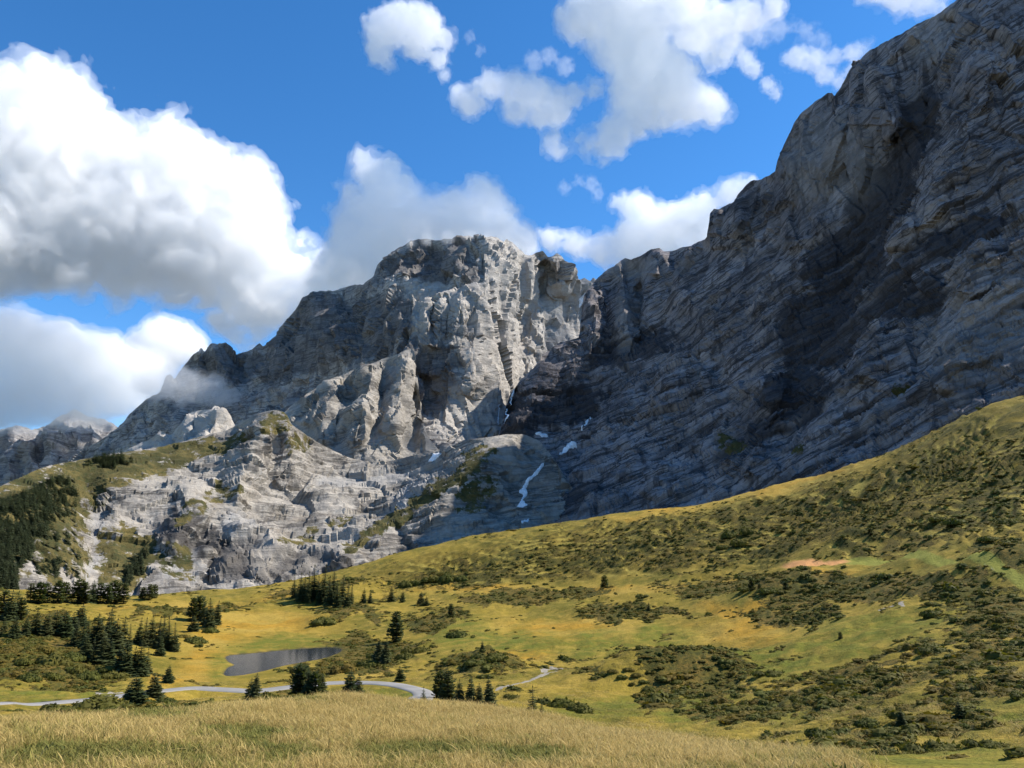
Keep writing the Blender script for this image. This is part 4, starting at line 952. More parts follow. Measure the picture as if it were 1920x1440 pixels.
plant_trees([(552, 1120, 42), (561, 1128, 52), (570, 1121, 44), (579, 1130, 56), (588, 1123, 62), (598, 1134, 52), (606, 1127, 66), (616, 1136, 54), (624, 1129, 62), (633, 1138, 48), (641, 1133, 52), (650, 1138, 44), (658, 1134, 36)], 'in the tall grove under the hill', 'spruces in the grove under the hill', (7, 8))
plant_trees([(682, 1130, 26), (694, 1131, 22), (733, 1128, 28), (755, 1130, 22), (789, 1134, 24), (800, 1136, 18)], 'in the thin row right of the tall grove', 'small spruces on the knoll', (1, 3))
plant_trees([(846, 1158, 26, 4)], 'standing alone on the pale knoll mid-meadow', None, noun='small dark pine', name='pine_tree')
plant_trees([(744, 1203, 56, 4), (711, 1240, 38, 3), (724, 1244, 44, 1)], 'in the dark trio right of the pond', 'conifers right of the pond')
plant_trees([(905, 1222, 20, 1)], 'perched on the shrubby mound mid-meadow', None, noun='tiny spruce')
plant_trees([(470, 1312, 40, 3), (480, 1313, 50, 1)], 'in the pair before the pond, at the road', 'spruces before the pond')
plant_trees([(560, 1302, 56, 5), (578, 1306, 50, 1), (592, 1306, 46, 5), (604, 1304, 40, 1)], 'in the bushy clump left of the road bend', 'conifers left of the road bend')
plant_trees([(658, 1312, 54, 3), (672, 1313, 46, 3)], 'in the broad pair beside the road bend', 'broad conifers beside the bend')
plant_trees([(750, 1278, 28, 3)], 'standing alone just above the road bend', None, noun='small broad spruce')
plant_trees([(793, 1322, 34, 6)], 'standing thin at the end of the road bend', None, noun='sparse young spruce')
plant_trees([(826, 1310, 52, 5), (842, 1322, 64, 4), (860, 1326, 50, 1), (884, 1328, 60, 0), (900, 1328, 46, 1), (918, 1330, 62, 0)], 'in the clump right of the road bend', 'conifers right of the road bend')
plant_trees([(1000, 1348, 60, 6), (1015, 1346, 34, 6)], 'growing behind the grass crest right of the clump', 'young conifers behind the crest')
plant_trees([(1135, 1103, 24, 5)], 'standing alone under the terraced hillside', None, noun='dark bushy pine', name='pine_tree')
plant_trees([(1410, 1107, 22, 5), (1424, 1110, 15, 5), (1474, 1108, 18, 5)], 'in the dark clump below the red earth', 'dark pines below the red earth', name='pine_tree', noun='low dark pine')
plant_trees([(1690, 1362, 34, 3), (1800, 1352, 38, 3)], 'among the shrub mounds at lower right', 'young spruces among the mounds', noun='small spruce')
plant_trees([(1216, 1146, 16, 1)], 'rising from the brown shrub patch mid-meadow', None, noun='tiny spruce')
plant_trees([(1632, 1004, 14, 5)], 'on the terraced slope above the red earth', None, noun='dark little pine', name='pine_tree')
plant_trees([(1577, 1198, 14, 5)], 'alone on the open slope at right', None, noun='dark round little pine', name='pine_tree')
print('trees', round(time.time() - T0, 1))

# ------------------------------------------------------------------ shrubs
def shrub_mesh(seed, w=1.0, h=0.5, n=420, leaf=0.085, lobes=6):
    """A low mound: lobed hull of many small leaf faces over a dark twiggy core."""
    r = np.random.default_rng(seed)
    C = np.c_[r.uniform(-0.55, 0.55, lobes) * w, r.uniform(-0.45, 0.45, lobes) * w, r.uniform(0.0, 0.25, lobes) * h]
    S = np.c_[r.uniform(0.32, 0.6, lobes) * w, r.uniform(0.32, 0.55, lobes) * w, r.uniform(0.55, 1.0, lobes) * h]
    i = r.integers(0, lobes, n); v = r.normal(size=(n, 3)); v /= np.linalg.norm(v, axis=1, keepdims=True); v[:, 2] = np.abs(v[:, 2]) * 0.95 - 0.1
    P = C[i] + S[i] * v * r.uniform(0.80, 1.10, (n, 1))
    a = r.normal(size=(n, 3)); a -= v * (a * v).sum(1, keepdims=True) * r.uniform(0.2, 1.0, (n, 1)); a /= np.linalg.norm(a, axis=1, keepdims=True)
    b = np.cross(v, a); b /= np.linalg.norm(b, axis=1, keepdims=True) + 1e-9
    s = leaf * w * r.uniform(0.6, 1.5, (n, 1))
    V = np.stack([P - a * s, P - b * s * 0.6 + v * s * 0.3, P + a * s + v * s * 0.5, P + b * s * 0.6], 1).reshape(-1, 3)
    Q = np.arange(4 * n).reshape(-1, 4)
    cv, cq = [], []
    for c, sc in zip(C, S):                           # core domes
        nu, nv = 8, 4
        u = np.arange(nu) * 2 * math.pi / nu; t = np.linspace(-0.15, 1, nv) * math.pi / 2
        g = np.stack([c[0] + 0.86 * sc[0] * np.cos(u)[:, None] * np.cos(t), c[1] + 0.86 * sc[1] * np.sin(u)[:, None] * np.cos(t), c[2] + 0.86 * sc[2] * np.sin(t)[None] + 0 * u[:, None]], -1)
        o = 4 * n + sum(len(x) for x in cv); cv.append(g.reshape(-1, 3))
        for a_ in range(nu):
            for b_ in range(nv - 1):
                cq.append((o + a_ * nv + b_, o + ((a_ + 1) % nu) * nv + b_, o + ((a_ + 1) % nu) * nv + b_ + 1, o + a_ * nv + b_ + 1))
    return mesh_np('shrub', np.concatenate([V] + cv), [Q, np.array(cq)], smooth=False)
SHRUBS = [shrub_mesh(40 + i, h=0.42 + 0.1 * (i % 3), n=620) for i in range(6)]
for i, m in enumerate(SHRUBS): m.materials.append(LEAF if i % 2 == 0 else LEAFB)

def plant_shrubs(lst, where, group, kinds=None, noun='shrub mound', tall=1.0):
    lst = sorted(lst)
    for i, e in enumerate(lst):
        px, py, wpx = e[:3]
        p = spot(px, py); d = math.dist(p, CAM)
        w = 0.5 * wpx * d / math.sqrt(F * F + (px - 960) ** 2 + (py - 720) ** 2)
        kd = e[3] if len(e) > 3 else rv.choice(kinds or range(6))
        lab = f'{noun} {where}' if len(lst) == 1 else f'{nth(i)} {noun} from the left {where}'
        o = link('shrub', SHRUBS[kd], loc=(p[0], p[1], p[2] - 0.06 * w), label=lab, cat='shrub', group=group if len(lst) > 1 else None)
        o.rotation_euler = (0, 0, rv.uniform(-0.5, 0.5)); o.scale = (w, w * rv.uniform(0.8, 1.1), w * tall * rv.uniform(0.8, 1.15))

plant_shrubs([(1743, 1412, 112, 0), (1663, 1430, 56, 2), (1540, 1384, 66, 4), (1843, 1398, 72, 0), (1840, 1348, 64, 1), (1683, 1360, 32, 1), (1627, 1361, 52, 2), (1737, 1344, 36), (1763, 1380, 30), (1797, 1380, 28), (1580, 1320, 46), (1910, 1308, 44), (1605, 1400, 40), (1480, 1398, 40), (1880, 1430, 34)], 'in the lower right corner', 'shrub mounds in the lower right corner')
plant_shrubs([(1677, 1306, 34), (1690, 1274, 56, 1), (1747, 1224, 68, 2), (1713, 1217, 50, 1), (1690, 1203, 32), (1827, 1166, 34), (1883, 1166, 44), (1873, 1150, 36), (1893, 1270, 24), (1780, 1250, 50), (1830, 1215, 40), (1640, 1262, 44), (1605, 1280, 40), (1850, 1290, 46), (1780, 1300, 44), (1900, 1225, 40), (1800, 1190, 34)], 'on the shrubby slope at right', 'shrub mounds on the right slope')
plant_shrubs([(1750, 1156, 52, 4), (1747, 1134, 30, 4)], 'by the stony patch at right', 'dark shrubs by the stony patch', noun='dark round shrub')
plant_shrubs([(1463, 1280, 38, 0), (1440, 1266, 64, 0), (1393, 1332, 30), (1350, 1318, 34), (1320, 1330, 28), (1372, 1268, 26), (1420, 1320, 40), (1500, 1318, 44), (1300, 1310, 22)], 'on the open green slope right of the track', 'shrubs on the open green slope')
plant_shrubs([(1150, 1262, 26), (1166, 1272, 24), (1180, 1258, 26), (1196, 1268, 28), (1208, 1280, 26), (1184, 1286, 24), (1222, 1262, 24), (1236, 1274, 30), (1262, 1280, 36, 0), (1250, 1320, 60, 0), (1216, 1298, 30), (1280, 1300, 30), (1130, 1266, 22)], 'on the knoll right of the gravel track', 'shrubs on the knoll by the track')
plant_shrubs([(1040, 1324, 92, 0), (960, 1309, 40, 0), (1085, 1336, 50, 2)], 'below the gravel track, behind the grass crest', 'shrubs behind the grass crest')
plant_shrubs([(857, 1195, 46, 2), (917, 1236, 74, 0), (780, 1224, 62, 0), (713, 1232, 56, 0), (890, 1246, 50, 4), (760, 1236, 40, 2)], 'on the meadow right of the pond', 'shrubs right of the pond')
plant_shrubs([(93, 1271, 60, 0), (50, 1276, 44, 2), (143, 1260, 54, 0), (213, 1272, 56, 4), (163, 1275, 48, 2), (197, 1256, 50, 0), (93, 1246, 66, 2), (20, 1270, 44, 1), (40, 1245, 50, 0), (130, 1238, 46, 2), (10, 1225, 50, 3), (70, 1222, 54, 1)], 'on the flat before the left grove', 'shrubs before the left grove')
plant_shrubs([(100, 1334, 95, 0), (183, 1330, 96, 2), (33, 1352, 60, 0), (250, 1338, 64, 4), (310, 1318, 44, 2), (60, 1380, 70, 0), (130, 1365, 60, 2)], 'below the road at left', 'shrubs below the road', tall=0.8)
plant_shrubs([(363, 1206, 42, 2), (393, 1184, 42, 0), (607, 1170, 54, 2), (640, 1262, 60, 1), (600, 1262, 50, 3), (560, 1262, 44, 1), (690, 1250, 50, 2), (345, 1196, 30)], 'around the pond basin', 'shrubs around the pond basin')
plant_shrubs([(802, 1094, 30, 4), (818, 1090, 34, 4), (836, 1092, 30, 2), (850, 1088, 36, 4), (866, 1090, 26, 2), (780, 1098, 30, 4), (760, 1101, 28, 2)], 'in the dark band at the hill\'s foot', 'dark shrubs at the foot of the hill', noun='dark bush', tall=1.4)
plant_shrubs([(1370, 1010, 40, 4), (1385, 1024, 36, 4), (1400, 1002, 34, 2), (1355, 1030, 30, 4)], 'in the dark hollow of the terraced hill', 'dark bushes in the hillside hollow', noun='dark bush', tall=1.3)
plant_shrubs([(1400, 1108, 40, 4), (1440, 1112, 44, 4), (1468, 1112, 30, 2)], 'around the low pines below the red earth', 'dark bushes below the red earth', noun='dark bush')
plant_shrubs([(1858, 1016, 50, 4), (1795, 985, 50, 4), (1890, 985, 44, 2), (1760, 978, 40, 4)], 'in the dark scar near the right edge', 'dark bushes in the scar at right', noun='dark bush')
print('shrubs', round(time.time() - T0, 1))

# ------------------------------------------------------------------ countless cover, drawn as instances
def scatter(name, pts, scl, rot, var, sources, label, cat=None):
    """One 'stuff' object: points with scale, turn and variant, each drawn with a source mesh."""
    me = bpy.data.meshes.new(name); me.vertices.add(len(pts)); me.vertices.foreach_set('co', np.ascontiguousarray(pts, np.float32).reshape(-1))
    for nm, ty, v in (('scl', 'FLOAT_VECTOR', scl), ('rot', 'FLOAT_VECTOR', rot)):
        a = me.attributes.new(nm, ty, 'POINT'); a.data.foreach_set('vector', np.ascontiguousarray(v, np.float32).reshape(-1))
    a = me.attributes.new('variant', 'INT', 'POINT'); a.data.foreach_set('value', np.ascontiguousarray(var, np.int32))
    g = bpy.data.node_groups.new(name + '_cover', 'GeometryNodeTree')
    g.interface.new_socket('Geometry', in_out='INPUT', socket_type='NodeSocketGeometry'); g.interface.new_socket('Geometry', in_out='OUTPUT', socket_type='NodeSocketGeometry')
    gi = g.nodes.new('NodeGroupInput'); go = g.nodes.new('NodeGroupOutput'); jn = g.nodes.new('GeometryNodeJoinGeometry')
    def named(n, t):
        x = g.nodes.new('GeometryNodeInputNamedAttribute'); x.data_type = t; x.inputs[0].default_value = n; return x.outputs[0]
    for i, src in enumerate(sources):
        so = bpy.data.objects.new(name + '_source', src)
        oi = g.nodes.new('GeometryNodeObjectInfo'); oi.inputs['Object'].default_value = so; oi.inputs['As Instance'].default_value = True
        cmp = g.nodes.new('FunctionNodeCompare'); cmp.data_type = 'INT'; cmp.operation = 'EQUAL'
        ii = [s for s in cmp.inputs if s.type == 'INT']; g.links.new(named('variant', 'INT'), ii[0]); ii[1].default_value = i
        ip = g.nodes.new('GeometryNodeInstanceOnPoints')
        g.links.new(gi.outputs[0], ip.inputs['Points']); g.links.new(oi.outputs['Geometry'], ip.inputs['Instance']); g.links.new(cmp.outputs[0], ip.inputs['Selection'])
        e2r = g.nodes.new('FunctionNodeEulerToRotation'); g.links.new(named('rot', 'FLOAT_VECTOR'), e2r.inputs[0]); g.links.new(e2r.outputs[0], ip.inputs['Rotation'])
        g.links.new(named('scl', 'FLOAT_VECTOR'), ip.inputs['Scale'])
        g.links.new(ip.outputs[0], jn.inputs[0])
    g.links.new(jn.outputs[0], go.inputs[0])
    o = link(name, me, kind='stuff', label=label, cat=cat)
    md = o.modifiers.new('cover', 'NODES'); md.node_group = g
    print(name, len(pts), round(time.time() - T0, 1))
    return o

def cell_sample(weight, n, rs):
    """n random points on the ground lattice, with probability weight x cell area."""
    da = np.gradient(AZ)[:, None]; dr = np.gradient(RR)[None]
    w = np.clip(weight * da * dr * GR, 0, None).reshape(-1); cw = np.cumsum(w)
    idx = np.searchsorted(cw, rs.random(n) * cw[-1])
    i, j = np.unravel_index(np.clip(idx, 0, GX.size - 1), GX.shape)
    a = AZ[i] + (rs.random(n) - 0.5) * da[i, 0]; r = RR[j] + (rs.random(n) - 0.5) * dr[0, j]
    x, y = r * np.sin(a), r * np.cos(a)
    return np.stack([x, y, ground(x, y)], -1)

rs = np.random.default_rng(77)
inview = (np.abs(GA) < 0.80)
patch = sstep(-0.05, 0.25, fbm(G3, 6, 3, seed=131)) * (1 - 0.85 * HILL * np.maximum(sstep(0.76, 0.9, fq), sstep(0.26, 0.1, fq)))
# dwarf shrubs (alpenrose, juniper, bilberry) over the slopes
LOW = [shrub_mesh(60 + i, h=0.45 + 0.1 * (i % 2), n=110, leaf=0.15, lobes=4) for i in range(4)]
for i, m in enumerate(LOW): m.materials.append(LEAFB if i % 2 == 0 else LEAF)
wt = SHRUB * (0.15 + patch) * inview * sstep(38, 60, GR) * sstep(640, 560, GR) * (rd > 5) * (pd > 4) / np.maximum(GR, 60) ** 1.15
P1 = cell_sample(wt, 24000, rs)
sz = np.exp(rs.normal(-0.25, 0.42, len(P1))) * (0.75 + 0.0012 * np.hypot(P1[:, 0], P1[:, 1]))
P1[:, 2] -= 0.05
scatter('dwarf_shrub_cover', P1, np.c_[sz * 1.25, sz * rs.uniform(0.8, 1.4, len(sz)), sz * rs.uniform(0.45, 0.95, len(sz))], np.c_[0 * sz, 0 * sz, rs.uniform(0, 6.28, len(sz))], rs.integers(0, 4, len(sz)), LOW, 'brown and green dwarf shrub cover on the slopes', None)

# grass tussocks: near sward on the knoll, sparser tufts down the meadow
def grass_mat(name, root, tip, tip2):
    k = NT(name)
    z = k.sep(k.new('TexCoord').outputs['Object'])[2]
    oi = k.new('ObjectInfo')
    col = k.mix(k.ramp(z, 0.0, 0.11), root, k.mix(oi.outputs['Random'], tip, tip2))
    k.color(col); k.b.inputs['Roughness'].default_value = 0.7
    tr = k.new('BsdfTranslucent'); k.put(tr.inputs['Color'], col)
    ms = k.new('MixShader'); ms.inputs[0].default_value = 0.35
    k.t.links.new(k.b.outputs[0], ms.inputs[1]); k.t.links.new(tr.outputs[0], ms.inputs[2]); k.t.links.new(ms.outputs[0], k.out.inputs['Surface'])
    return k.m
STRAW = grass_mat('straw_grass', (0.24, 0.18, 0.05), (0.54, 0.40, 0.15), (0.45, 0.33, 0.11))
OLIVE = grass_mat('olive_grass', (0.13, 0.12, 0.03), (0.38, 0.31, 0.08), (0.27, 0.25, 0.055))
HERB = grass_mat('green_herb', (0.085, 0.095, 0.022), (0.21, 0.215, 0.045), (0.27, 0.24, 0.055))

def tuft(seed, n, h, spread, width, lean, heads=0):
    r = np.random.default_rng(seed); V, Q = [], []
    for i in range(n):
        a = r.uniform(0, 6.28); b = r.uniform(0, 6.28); p = np.array([math.cos(a), math.sin(a), 0]) * spread * math.sqrt(r.random())
        d = np.array([math.cos(b), math.sin(b), 0]); s = np.array([-d[1], d[0], 0]); L = h * r.uniform(0.55, 1.15); k_ = lean * r.uniform(0.4, 1.3)
        head = i < heads
        ts = np.array([0, 0.4, 0.75, 1.0]); wd = width * (np.array([1, 0.85, 0.55, 0.08]) if not head else np.array([0.5, 0.4, 1.5, 0.3]))
        if head: L *= 1.35
        o = len(V)
        for t, w in zip(ts, wd):
            c = p + d * (k_ * L * t * t) + np.array([0, 0, L * (t - 0.25 * k_ * t * t)])
            V.append(c - s * w * 0.5); V.append(c + s * w * 0.5)
        for j in range(3): Q.append((o + 2 * j, o + 2 * j + 1, o + 2 * j + 3, o + 2 * j + 2))
    return mesh_np('tuft', np.array(V), np.array(Q))
TUFT = [tuft(1, 36, 0.16, 0.26, 0.006, 0.9, 6), tuft(2, 36, 0.13, 0.28, 0.007, 1.2, 4), tuft(3, 38, 0.12, 0.28, 0.008, 1.1, 1), tuft(4, 38, 0.10, 0.28, 0.010, 1.2, 0), tuft(5, 32, 0.09, 0.26, 0.022, 1.3, 0)]
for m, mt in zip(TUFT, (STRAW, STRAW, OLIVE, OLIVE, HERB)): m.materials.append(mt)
wn_ = inview * sstep(9, 11, GR) * sstep(56, 46, GR) / np.maximum(GR, 14) ** 0.6 * sstep(1640, 1500, gpx + 70 * fbm(G3, 4, 3, seed=139))
P2 = cell_sample(wn_, 90000, rs)
px2, py2 = pix(P2)
Q2 = np.c_[P2[:, :2], 0 * P2[:, 0]]
gsel = 0.0 + 0.12 * sstep(1375, 1435, py2) + 0.8 * fbm(Q2, 4.5, 3, seed=141) + 0.7 * fbm(Q2, 1.1, 3, seed=142) + 0.6 * blobmask(px2, py2, [(430, 1378, 90, 16), (120, 1420, 130, 20), (300, 1345, 60, 10), (760, 1410, 130, 16), (1000, 1420, 80, 14), (560, 1420, 80, 14)], wob=10) - 0.5 * blobmask(px2, py2, [(900, 1345, 260, 18, -8), (520, 1330, 120, 10), (1250, 1400, 160, 20, -12), (620, 1420, 60, 20)], wob=10)
u = rs.random(len(P2))
var = np.where(gsel > 0.34, np.where(u < 0.55, 4, 3), np.where(gsel > 0.05, np.where(u < 0.5, 2, np.where(u < 0.8, 3, 0)), np.where(u < 0.45, 0, np.where(u < 0.85, 1, 2))))
s2 = np.exp(rs.normal(0, 0.25, len(P2)))
P2[:, 2] -= 0.03
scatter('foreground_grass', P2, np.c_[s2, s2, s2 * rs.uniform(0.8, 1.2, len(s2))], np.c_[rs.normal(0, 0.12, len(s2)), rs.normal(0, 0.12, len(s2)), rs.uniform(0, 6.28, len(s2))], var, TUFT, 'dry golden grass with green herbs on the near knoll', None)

wm = inview * sstep(48, 64, GR) * sstep(300, 180, GR) * (1 - 0.7 * SHRUB) * (rd > 3.2) * (td > 2) * (pd > 1.5) * (1 - BARE) * (0.2 + sstep(-0.1, 0.3, fbm(G3, 9, 3, seed=151))) / GR ** 1.2
P3 = cell_sample(wm, 16000, rs)
s3 = rs.uniform(1.0, 2.2, len(P3))
scatter('meadow_tussocks', P3, np.c_[s3 * 1.8, s3 * 1.8, s3 * 1.0], np.c_[0 * s3, 0 * s3, rs.uniform(0, 6.28, len(s3))], np.where(bil(GREEN, AZ, _GL, *_polar(P3[:, 0], P3[:, 1])) > 0.4, 3, rs.integers(0, 4, len(s3))), TUFT, 'grass tussocks scattered over the meadow', None)

# the wooded slope far at the left
fpx = rs.uniform(-160, 150, 5200); fpy = rs.uniform(880, 1130, 5200)
keep = in_poly(fpx + 10 * fbm(np.c_[fpx, fpy, 0 * fpx], 30, 3), fpy, [(-160, 975), (0, 945), (50, 925), (90, 905), (118, 893), (138, 905), (146, 930), (142, 962), (110, 975), (92, 985), (84, 1005), (66, 1025), (52, 1052), (34, 1078), (22, 1120), (-160, 1130)]) | in_poly(fpx, fpy, [(1150, 0)] * 3)
keep &= rs.random(5200) < sstep(0.0, 0.25, 0.35 + fbm(np.c_[fpx, fpy, 0 * fpx], 16, 3, seed=8))
keep |= (rs.random(5200) < 0.10) & in_poly(fpx, fpy, [(30, 1080), (90, 990), (150, 960), (150, 1090)])
P4, _n = on_rock('foothill', fpx[keep], fpy[keep])
fpx2 = rs.normal(205, 16, 160); fpy2 = 868 + rs.normal(0, 5, 160); P5, _n = on_rock('foothill', fpx2, fpy2)
fpx3 = rs.uniform(235, 275, 120); fpy3 = 1080 - (fpx3 - 235) * 0.9 + rs.normal(0, 9, 120); P6, _n = on_rock('foothill', fpx3, fpy3)
P4 = np.concatenate([P4, P5, P6])
s4 = rs.uniform(1.2, 2.3, len(P4))
FARTREE = [conifer(31, R=2.6, levels=11, dens=0.75, shape=0.7), conifer(32, R=3.0, levels=10, dens=0.75, shape=0.65)]
for t, c in FARTREE: c.materials.append(FOREST)
scatter('forest', P4 - (0, 0, 1), np.c_[s4, s4, s4 * 0.95], np.c_[0 * s4, 0 * s4, rs.uniform(0, 6.28, len(s4))], rs.integers(0, 2, len(s4)), [c for t, c in FARTREE], 'dark conifer forest covering the far left slope', None)

# ------------------------------------------------------------------ clouds: closed hulls full of even, bright droplets
import openvdb as vdb

def cloud_mat(name, density):
    m = bpy.data.materials.new(name); m.use_nodes = True
    nt = m.node_tree; nt.nodes.clear()
    out = nt.nodes.new('ShaderNodeOutputMaterial')
    v = nt.nodes.new('ShaderNodeVolumeScatter')
    v.inputs['Color'].default_value = (0.985, 0.978, 0.968, 1)
    v.inputs['Density'].default_value = density
    v.inputs['Anisotropy'].default_value = 0.0
    nt.links.new(v.outputs[0], out.inputs['Volume'])
    m.cycles.homogeneous_volume = True
    return m

def cloud_hull(blobs, d, voxel, bump=0.22, iso=(0.06, -0.20), seed=1.0, flat=None, ragged=0.0):
    """Blobs are (px, py, radius px[, distance offset m]); the hull is their blended union, billowed by noise."""
    B = np.array([(b + (0,))[:4] if len(b) < 4 else b for b in blobs], float)
    C = at(B[:, 0], B[:, 1], d + B[:, 3])
    slant = np.linalg.norm(C - CAM, axis=1)
    rad = B[:, 2] * slant / np.sqrt(F * F + (B[:, 0] - 960) ** 2 + (B[:, 1] - 720) ** 2)
    lo = (C - rad[:, None] * 1.6).min(0); hi = (C + rad[:, None] * 1.6).max(0)
    n = np.maximum(8, np.ceil((hi - lo) / voxel)).astype(int)
    ax = [lo[i] + voxel * np.arange(n[i]) for i in range(3)]
    X, Y, Z = np.meshgrid(*ax, indexing='ij')
    P = np.stack([X, Y, Z], -1).reshape(-1, 3).astype(np.float32)
    k = 0.25 * np.median(rad)
    acc = np.zeros(len(P), np.float32)
    for c, r in zip(C, rad):
        q = r - np.sqrt(((P - c.astype(np.float32)) ** 2).sum(1))
        acc += np.exp(np.clip(q / k, -30, 30))
    S = k * np.log(acc + 1e-9)                       # >0 inside
    rm = np.median(rad)
    near = np.abs(S) < 1.1 * rm
    Q = P[near]
    w = np.stack([fbm(Q, rm * 1.1, 2, seed=seed + i) for i in range(3)], -1)
    Qw = Q + w * rm * 0.35
    D = fbm(Qw, rm * 0.9, 5, 0.55, 'billow', seed)
    if ragged: D = D * (1 - ragged) + ragged * 1.3 * fbm(Qw, rm * 0.8, 5, 0.6, 'fbm', seed + 3)
    S[near] += D * rm * bump * 2.0
    S[~near] = np.where(S[~near] > 0, 1.0, -1.0) * rm
    if flat is not None:
        S = np.minimum(S, P[:, 2] - flat)
    out = []
    for lev in iso:
        A = (S - lev * rm).reshape(n)
        A[0] = A[-1] = -1; A[:, 0] = A[:, -1] = -1; A[:, :, 0] = A[:, :, -1] = -1
        g = vdb.FloatGrid(background=1.0); g.copyFromArray(-A.astype(np.float32))
        pts, tris, quads = g.convertToPolygons(isovalue=0.0, adaptivity=0.0)
        out.append((pts * voxel + lo, (quads, tris)))
    return out

def cloud(blobs, d, voxel, density, label, seed=1.0, **kw):
    (V, fs), (V2, fs2) = cloud_hull(blobs, d, voxel, seed=seed, **kw)
    c = V.mean(0)
    o = link('cloud', mesh_np('cloud', V - c, fs), cloud_mat('cloud_droplets', density * 0.8), loc=c, label=label, cat='cloud', group='clouds over the mountains')
    link('veil', mesh_np('veil', V2 - c, fs2), cloud_mat('cloud_veil', density * 0.28), parent=o)
    print('cloud', len(V), len(V2), label, round(time.time() - T0, 1))
    return o
cloud([(40, 205, 80), (110, 195, 68), (-80, 250, 120), (60, 300, 120), (160, 295, 78), (200, 340, 88), (318, 288, 62), (290, 350, 88), (378, 345, 72), (440, 362, 58), (482, 370, 46), (440, 440, 78), (350, 440, 100), (230, 430, 105), (100, 420, 115), (-60, 430, 130), (490, 450, 42), (540, 510, 42), (600, 520, 40), (460, 520, 66), (350, 510, 58), (220, 490, 60), (100, 470, 60), (500, 580, 46), (440, 590, 36), (580, 560, 40), (640, 505, 36), (-210, 330, 120), (-330, 420, 110), (-220, 440, 110)],
      5600, 21, 0.0085, 'huge bright cumulus towering over the left ridge', seed=2, bump=0.42, ragged=0.15)
cloud([(-60, 640, 80), (30, 640, 62), (110, 664, 62), (190, 676, 54), (60, 720, 66), (150, 735, 52), (-60, 740, 80), (230, 728, 46), (270, 700, 44), (20, 770, 34), (90, 768, 30), (170, 768, 28), (215, 760, 26), (-80, 790, 40), (250, 750, 20)],
      6300, 23, 0.006, 'grey cloud bank lying low at the left edge', seed=5, bump=0.3, ragged=0.5)
cloud([(285, 715, 34), (320, 712, 34), (355, 722, 28), (385, 735, 24), (345, 745, 20), (415, 742, 22), (440, 745, 12), (405, 718, 18)],
      3900, 9, 0.0065, 'ragged mist drifting across the dark left ridge', seed=6, bump=0.4, ragged=0.8)
cloud([(300, 652, 50), (335, 642, 38), (268, 660, 34), (310, 625, 30), (365, 655, 26)], 6600, 16, 0.0085, 'small dazzling cumulus behind the left ridge', seed=7, bump=0.3, ragged=0.4)
cloud([(690, 308, 24), (715, 322, 32), (742, 362, 42), (700, 385, 46), (668, 440, 50), (740, 430, 66), (800, 425, 56), (855, 400, 46), (896, 355, 24), (915, 385, 40), (940, 432, 42), (880, 450, 58), (640, 500, 46), (700, 490, 58), (600, 535, 34), (980, 455, 28), (655, 360, 14), (640, 400, 14)],
      4250, 12, 0.0085, 'white cloud cap boiling up behind the central summit', seed=4, bump=0.42, ragged=0.6)
cloud([(1030, 448, 22), (1080, 458, 26), (1130, 468, 30), (1190, 452, 42), (1240, 432, 48), (1200, 392, 32), (1165, 382, 18), (1290, 420, 42), (1320, 390, 30), (1370, 362, 26), (1400, 352, 20), (1180, 485, 32), (1240, 480, 40), (1320, 440, 40)],
      4700, 12, 0.0085, 'white cloud spilling over the saddle right of the summit', seed=8, bump=0.42, ragged=0.6)
cloud([(1080, 40, 36), (1130, 30, 48), (1180, 50, 52), (1150, 90, 38), (1200, 105, 56), (1220, 40, 48), (1250, 150, 56), (1190, 165, 46), (1290, 190, 42), (1320, 192, 32), (1342, 208, 22), (1230, 200, 42), (1180, 225, 36), (1150, 252, 32), (1130, 282, 20), (1100, 268, 18), (1040, 275, 18), (1030, 258, 12), (1300, 60, 42), (1350, 40, 34), (1400, 30, 30), (1450, 10, 26), (1350, 100, 26), (1180, -20, 56), (1280, -10, 46), (1100, -10, 36)],
      4300, 12, 0.0075, 'large ragged white cloud overhead right of centre', seed=9, bump=0.46, ragged=0.7)
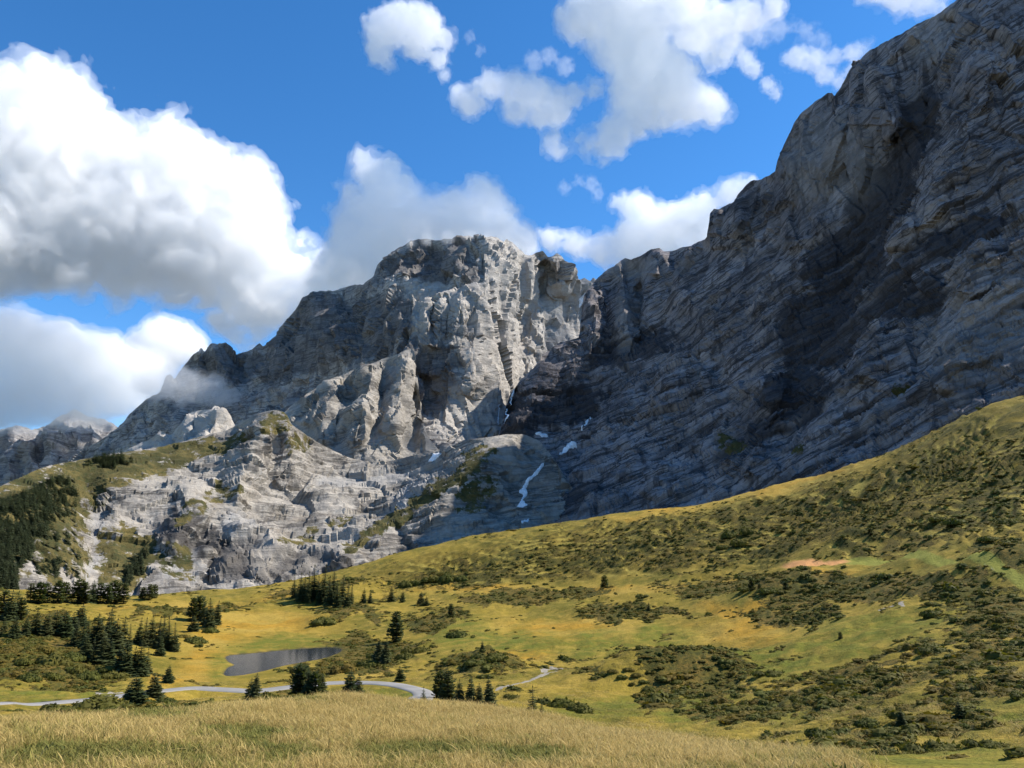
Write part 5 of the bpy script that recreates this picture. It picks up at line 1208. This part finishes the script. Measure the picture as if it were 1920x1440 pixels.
cloud([(866, 182, 22), (884, 195, 26), (920, 160, 28), (960, 165, 30), (1000, 175, 34), (1040, 200, 36), (965, 205, 24), (1012, 215, 26), (1075, 180, 20), (1115, 165, 18)],
      4300, 10, 0.0075, 'arched white cloud left of the large ragged cloud', seed=10, bump=0.46, ragged=0.7)
cloud([(718, 55, 36), (750, 40, 36), (790, 50, 40), (710, 92, 28), (832, 70, 20), (822, 110, 20), (830, 142, 11), (726, 120, 11), (778, 88, 24)],
      4300, 9, 0.0075, 'small round white cloud near the photo\'s top centre', seed=3, bump=0.46, ragged=0.7)
cloud([(1398, 112, 18), (1412, 130, 16), (1440, 158, 14), (1455, 175, 12), (1390, 100, 9)], 4200, 6, 0.0075, 'little slanting cloud scrap beside the great wall', seed=11, bump=0.5, ragged=0.8)
cloud([(1498, 108, 22), (1528, 115, 22), (1548, 140, 18), (1565, 105, 14), (1600, 100, 18), (1600, 135, 16), (1575, 155, 14), (1480, 112, 12)], 4200, 7, 0.0065, 'wispy cloud touching the great wall\'s shoulder', seed=12, bump=0.5, ragged=0.8)
cloud([(1690, -10, 36), (1735, 0, 26), (1765, 12, 16), (1640, -30, 36)], 3400, 8, 0.0065, 'cloud scrap at the top of the great wall', seed=13, bump=0.46, ragged=0.7)
cloud([(800, 448, 13), (840, 446, 14), (880, 445, 15), (770, 456, 10), (915, 446, 11), (985, 470, 10), (965, 462, 10)], 3330, 6, 0.0045, 'thin mist touching the top of the central summit', seed=14, bump=0.4, ragged=0.9)
cloud([(1330, 70, 30), (1370, 85, 26), (1420, 60, 26), (1460, 50, 20), (1395, 40, 22), (1510, 60, 16), (1540, 80, 14), (1620, 90, 14)], 4600, 9, 0.0022, 'thin veil of cloud between the large cloud and the wall', seed=15, bump=0.7, ragged=0.9)
cloud([(1000, 115, 18), (1030, 105, 16), (1060, 125, 18), (880, 70, 10), (900, 95, 9), (1110, 345, 14), (1060, 352, 12), (1085, 340, 9), (1120, 365, 12)], 4600, 8, 0.0022, 'faint cloud wisps above the arched cloud', seed=16, bump=0.7, ragged=0.9)
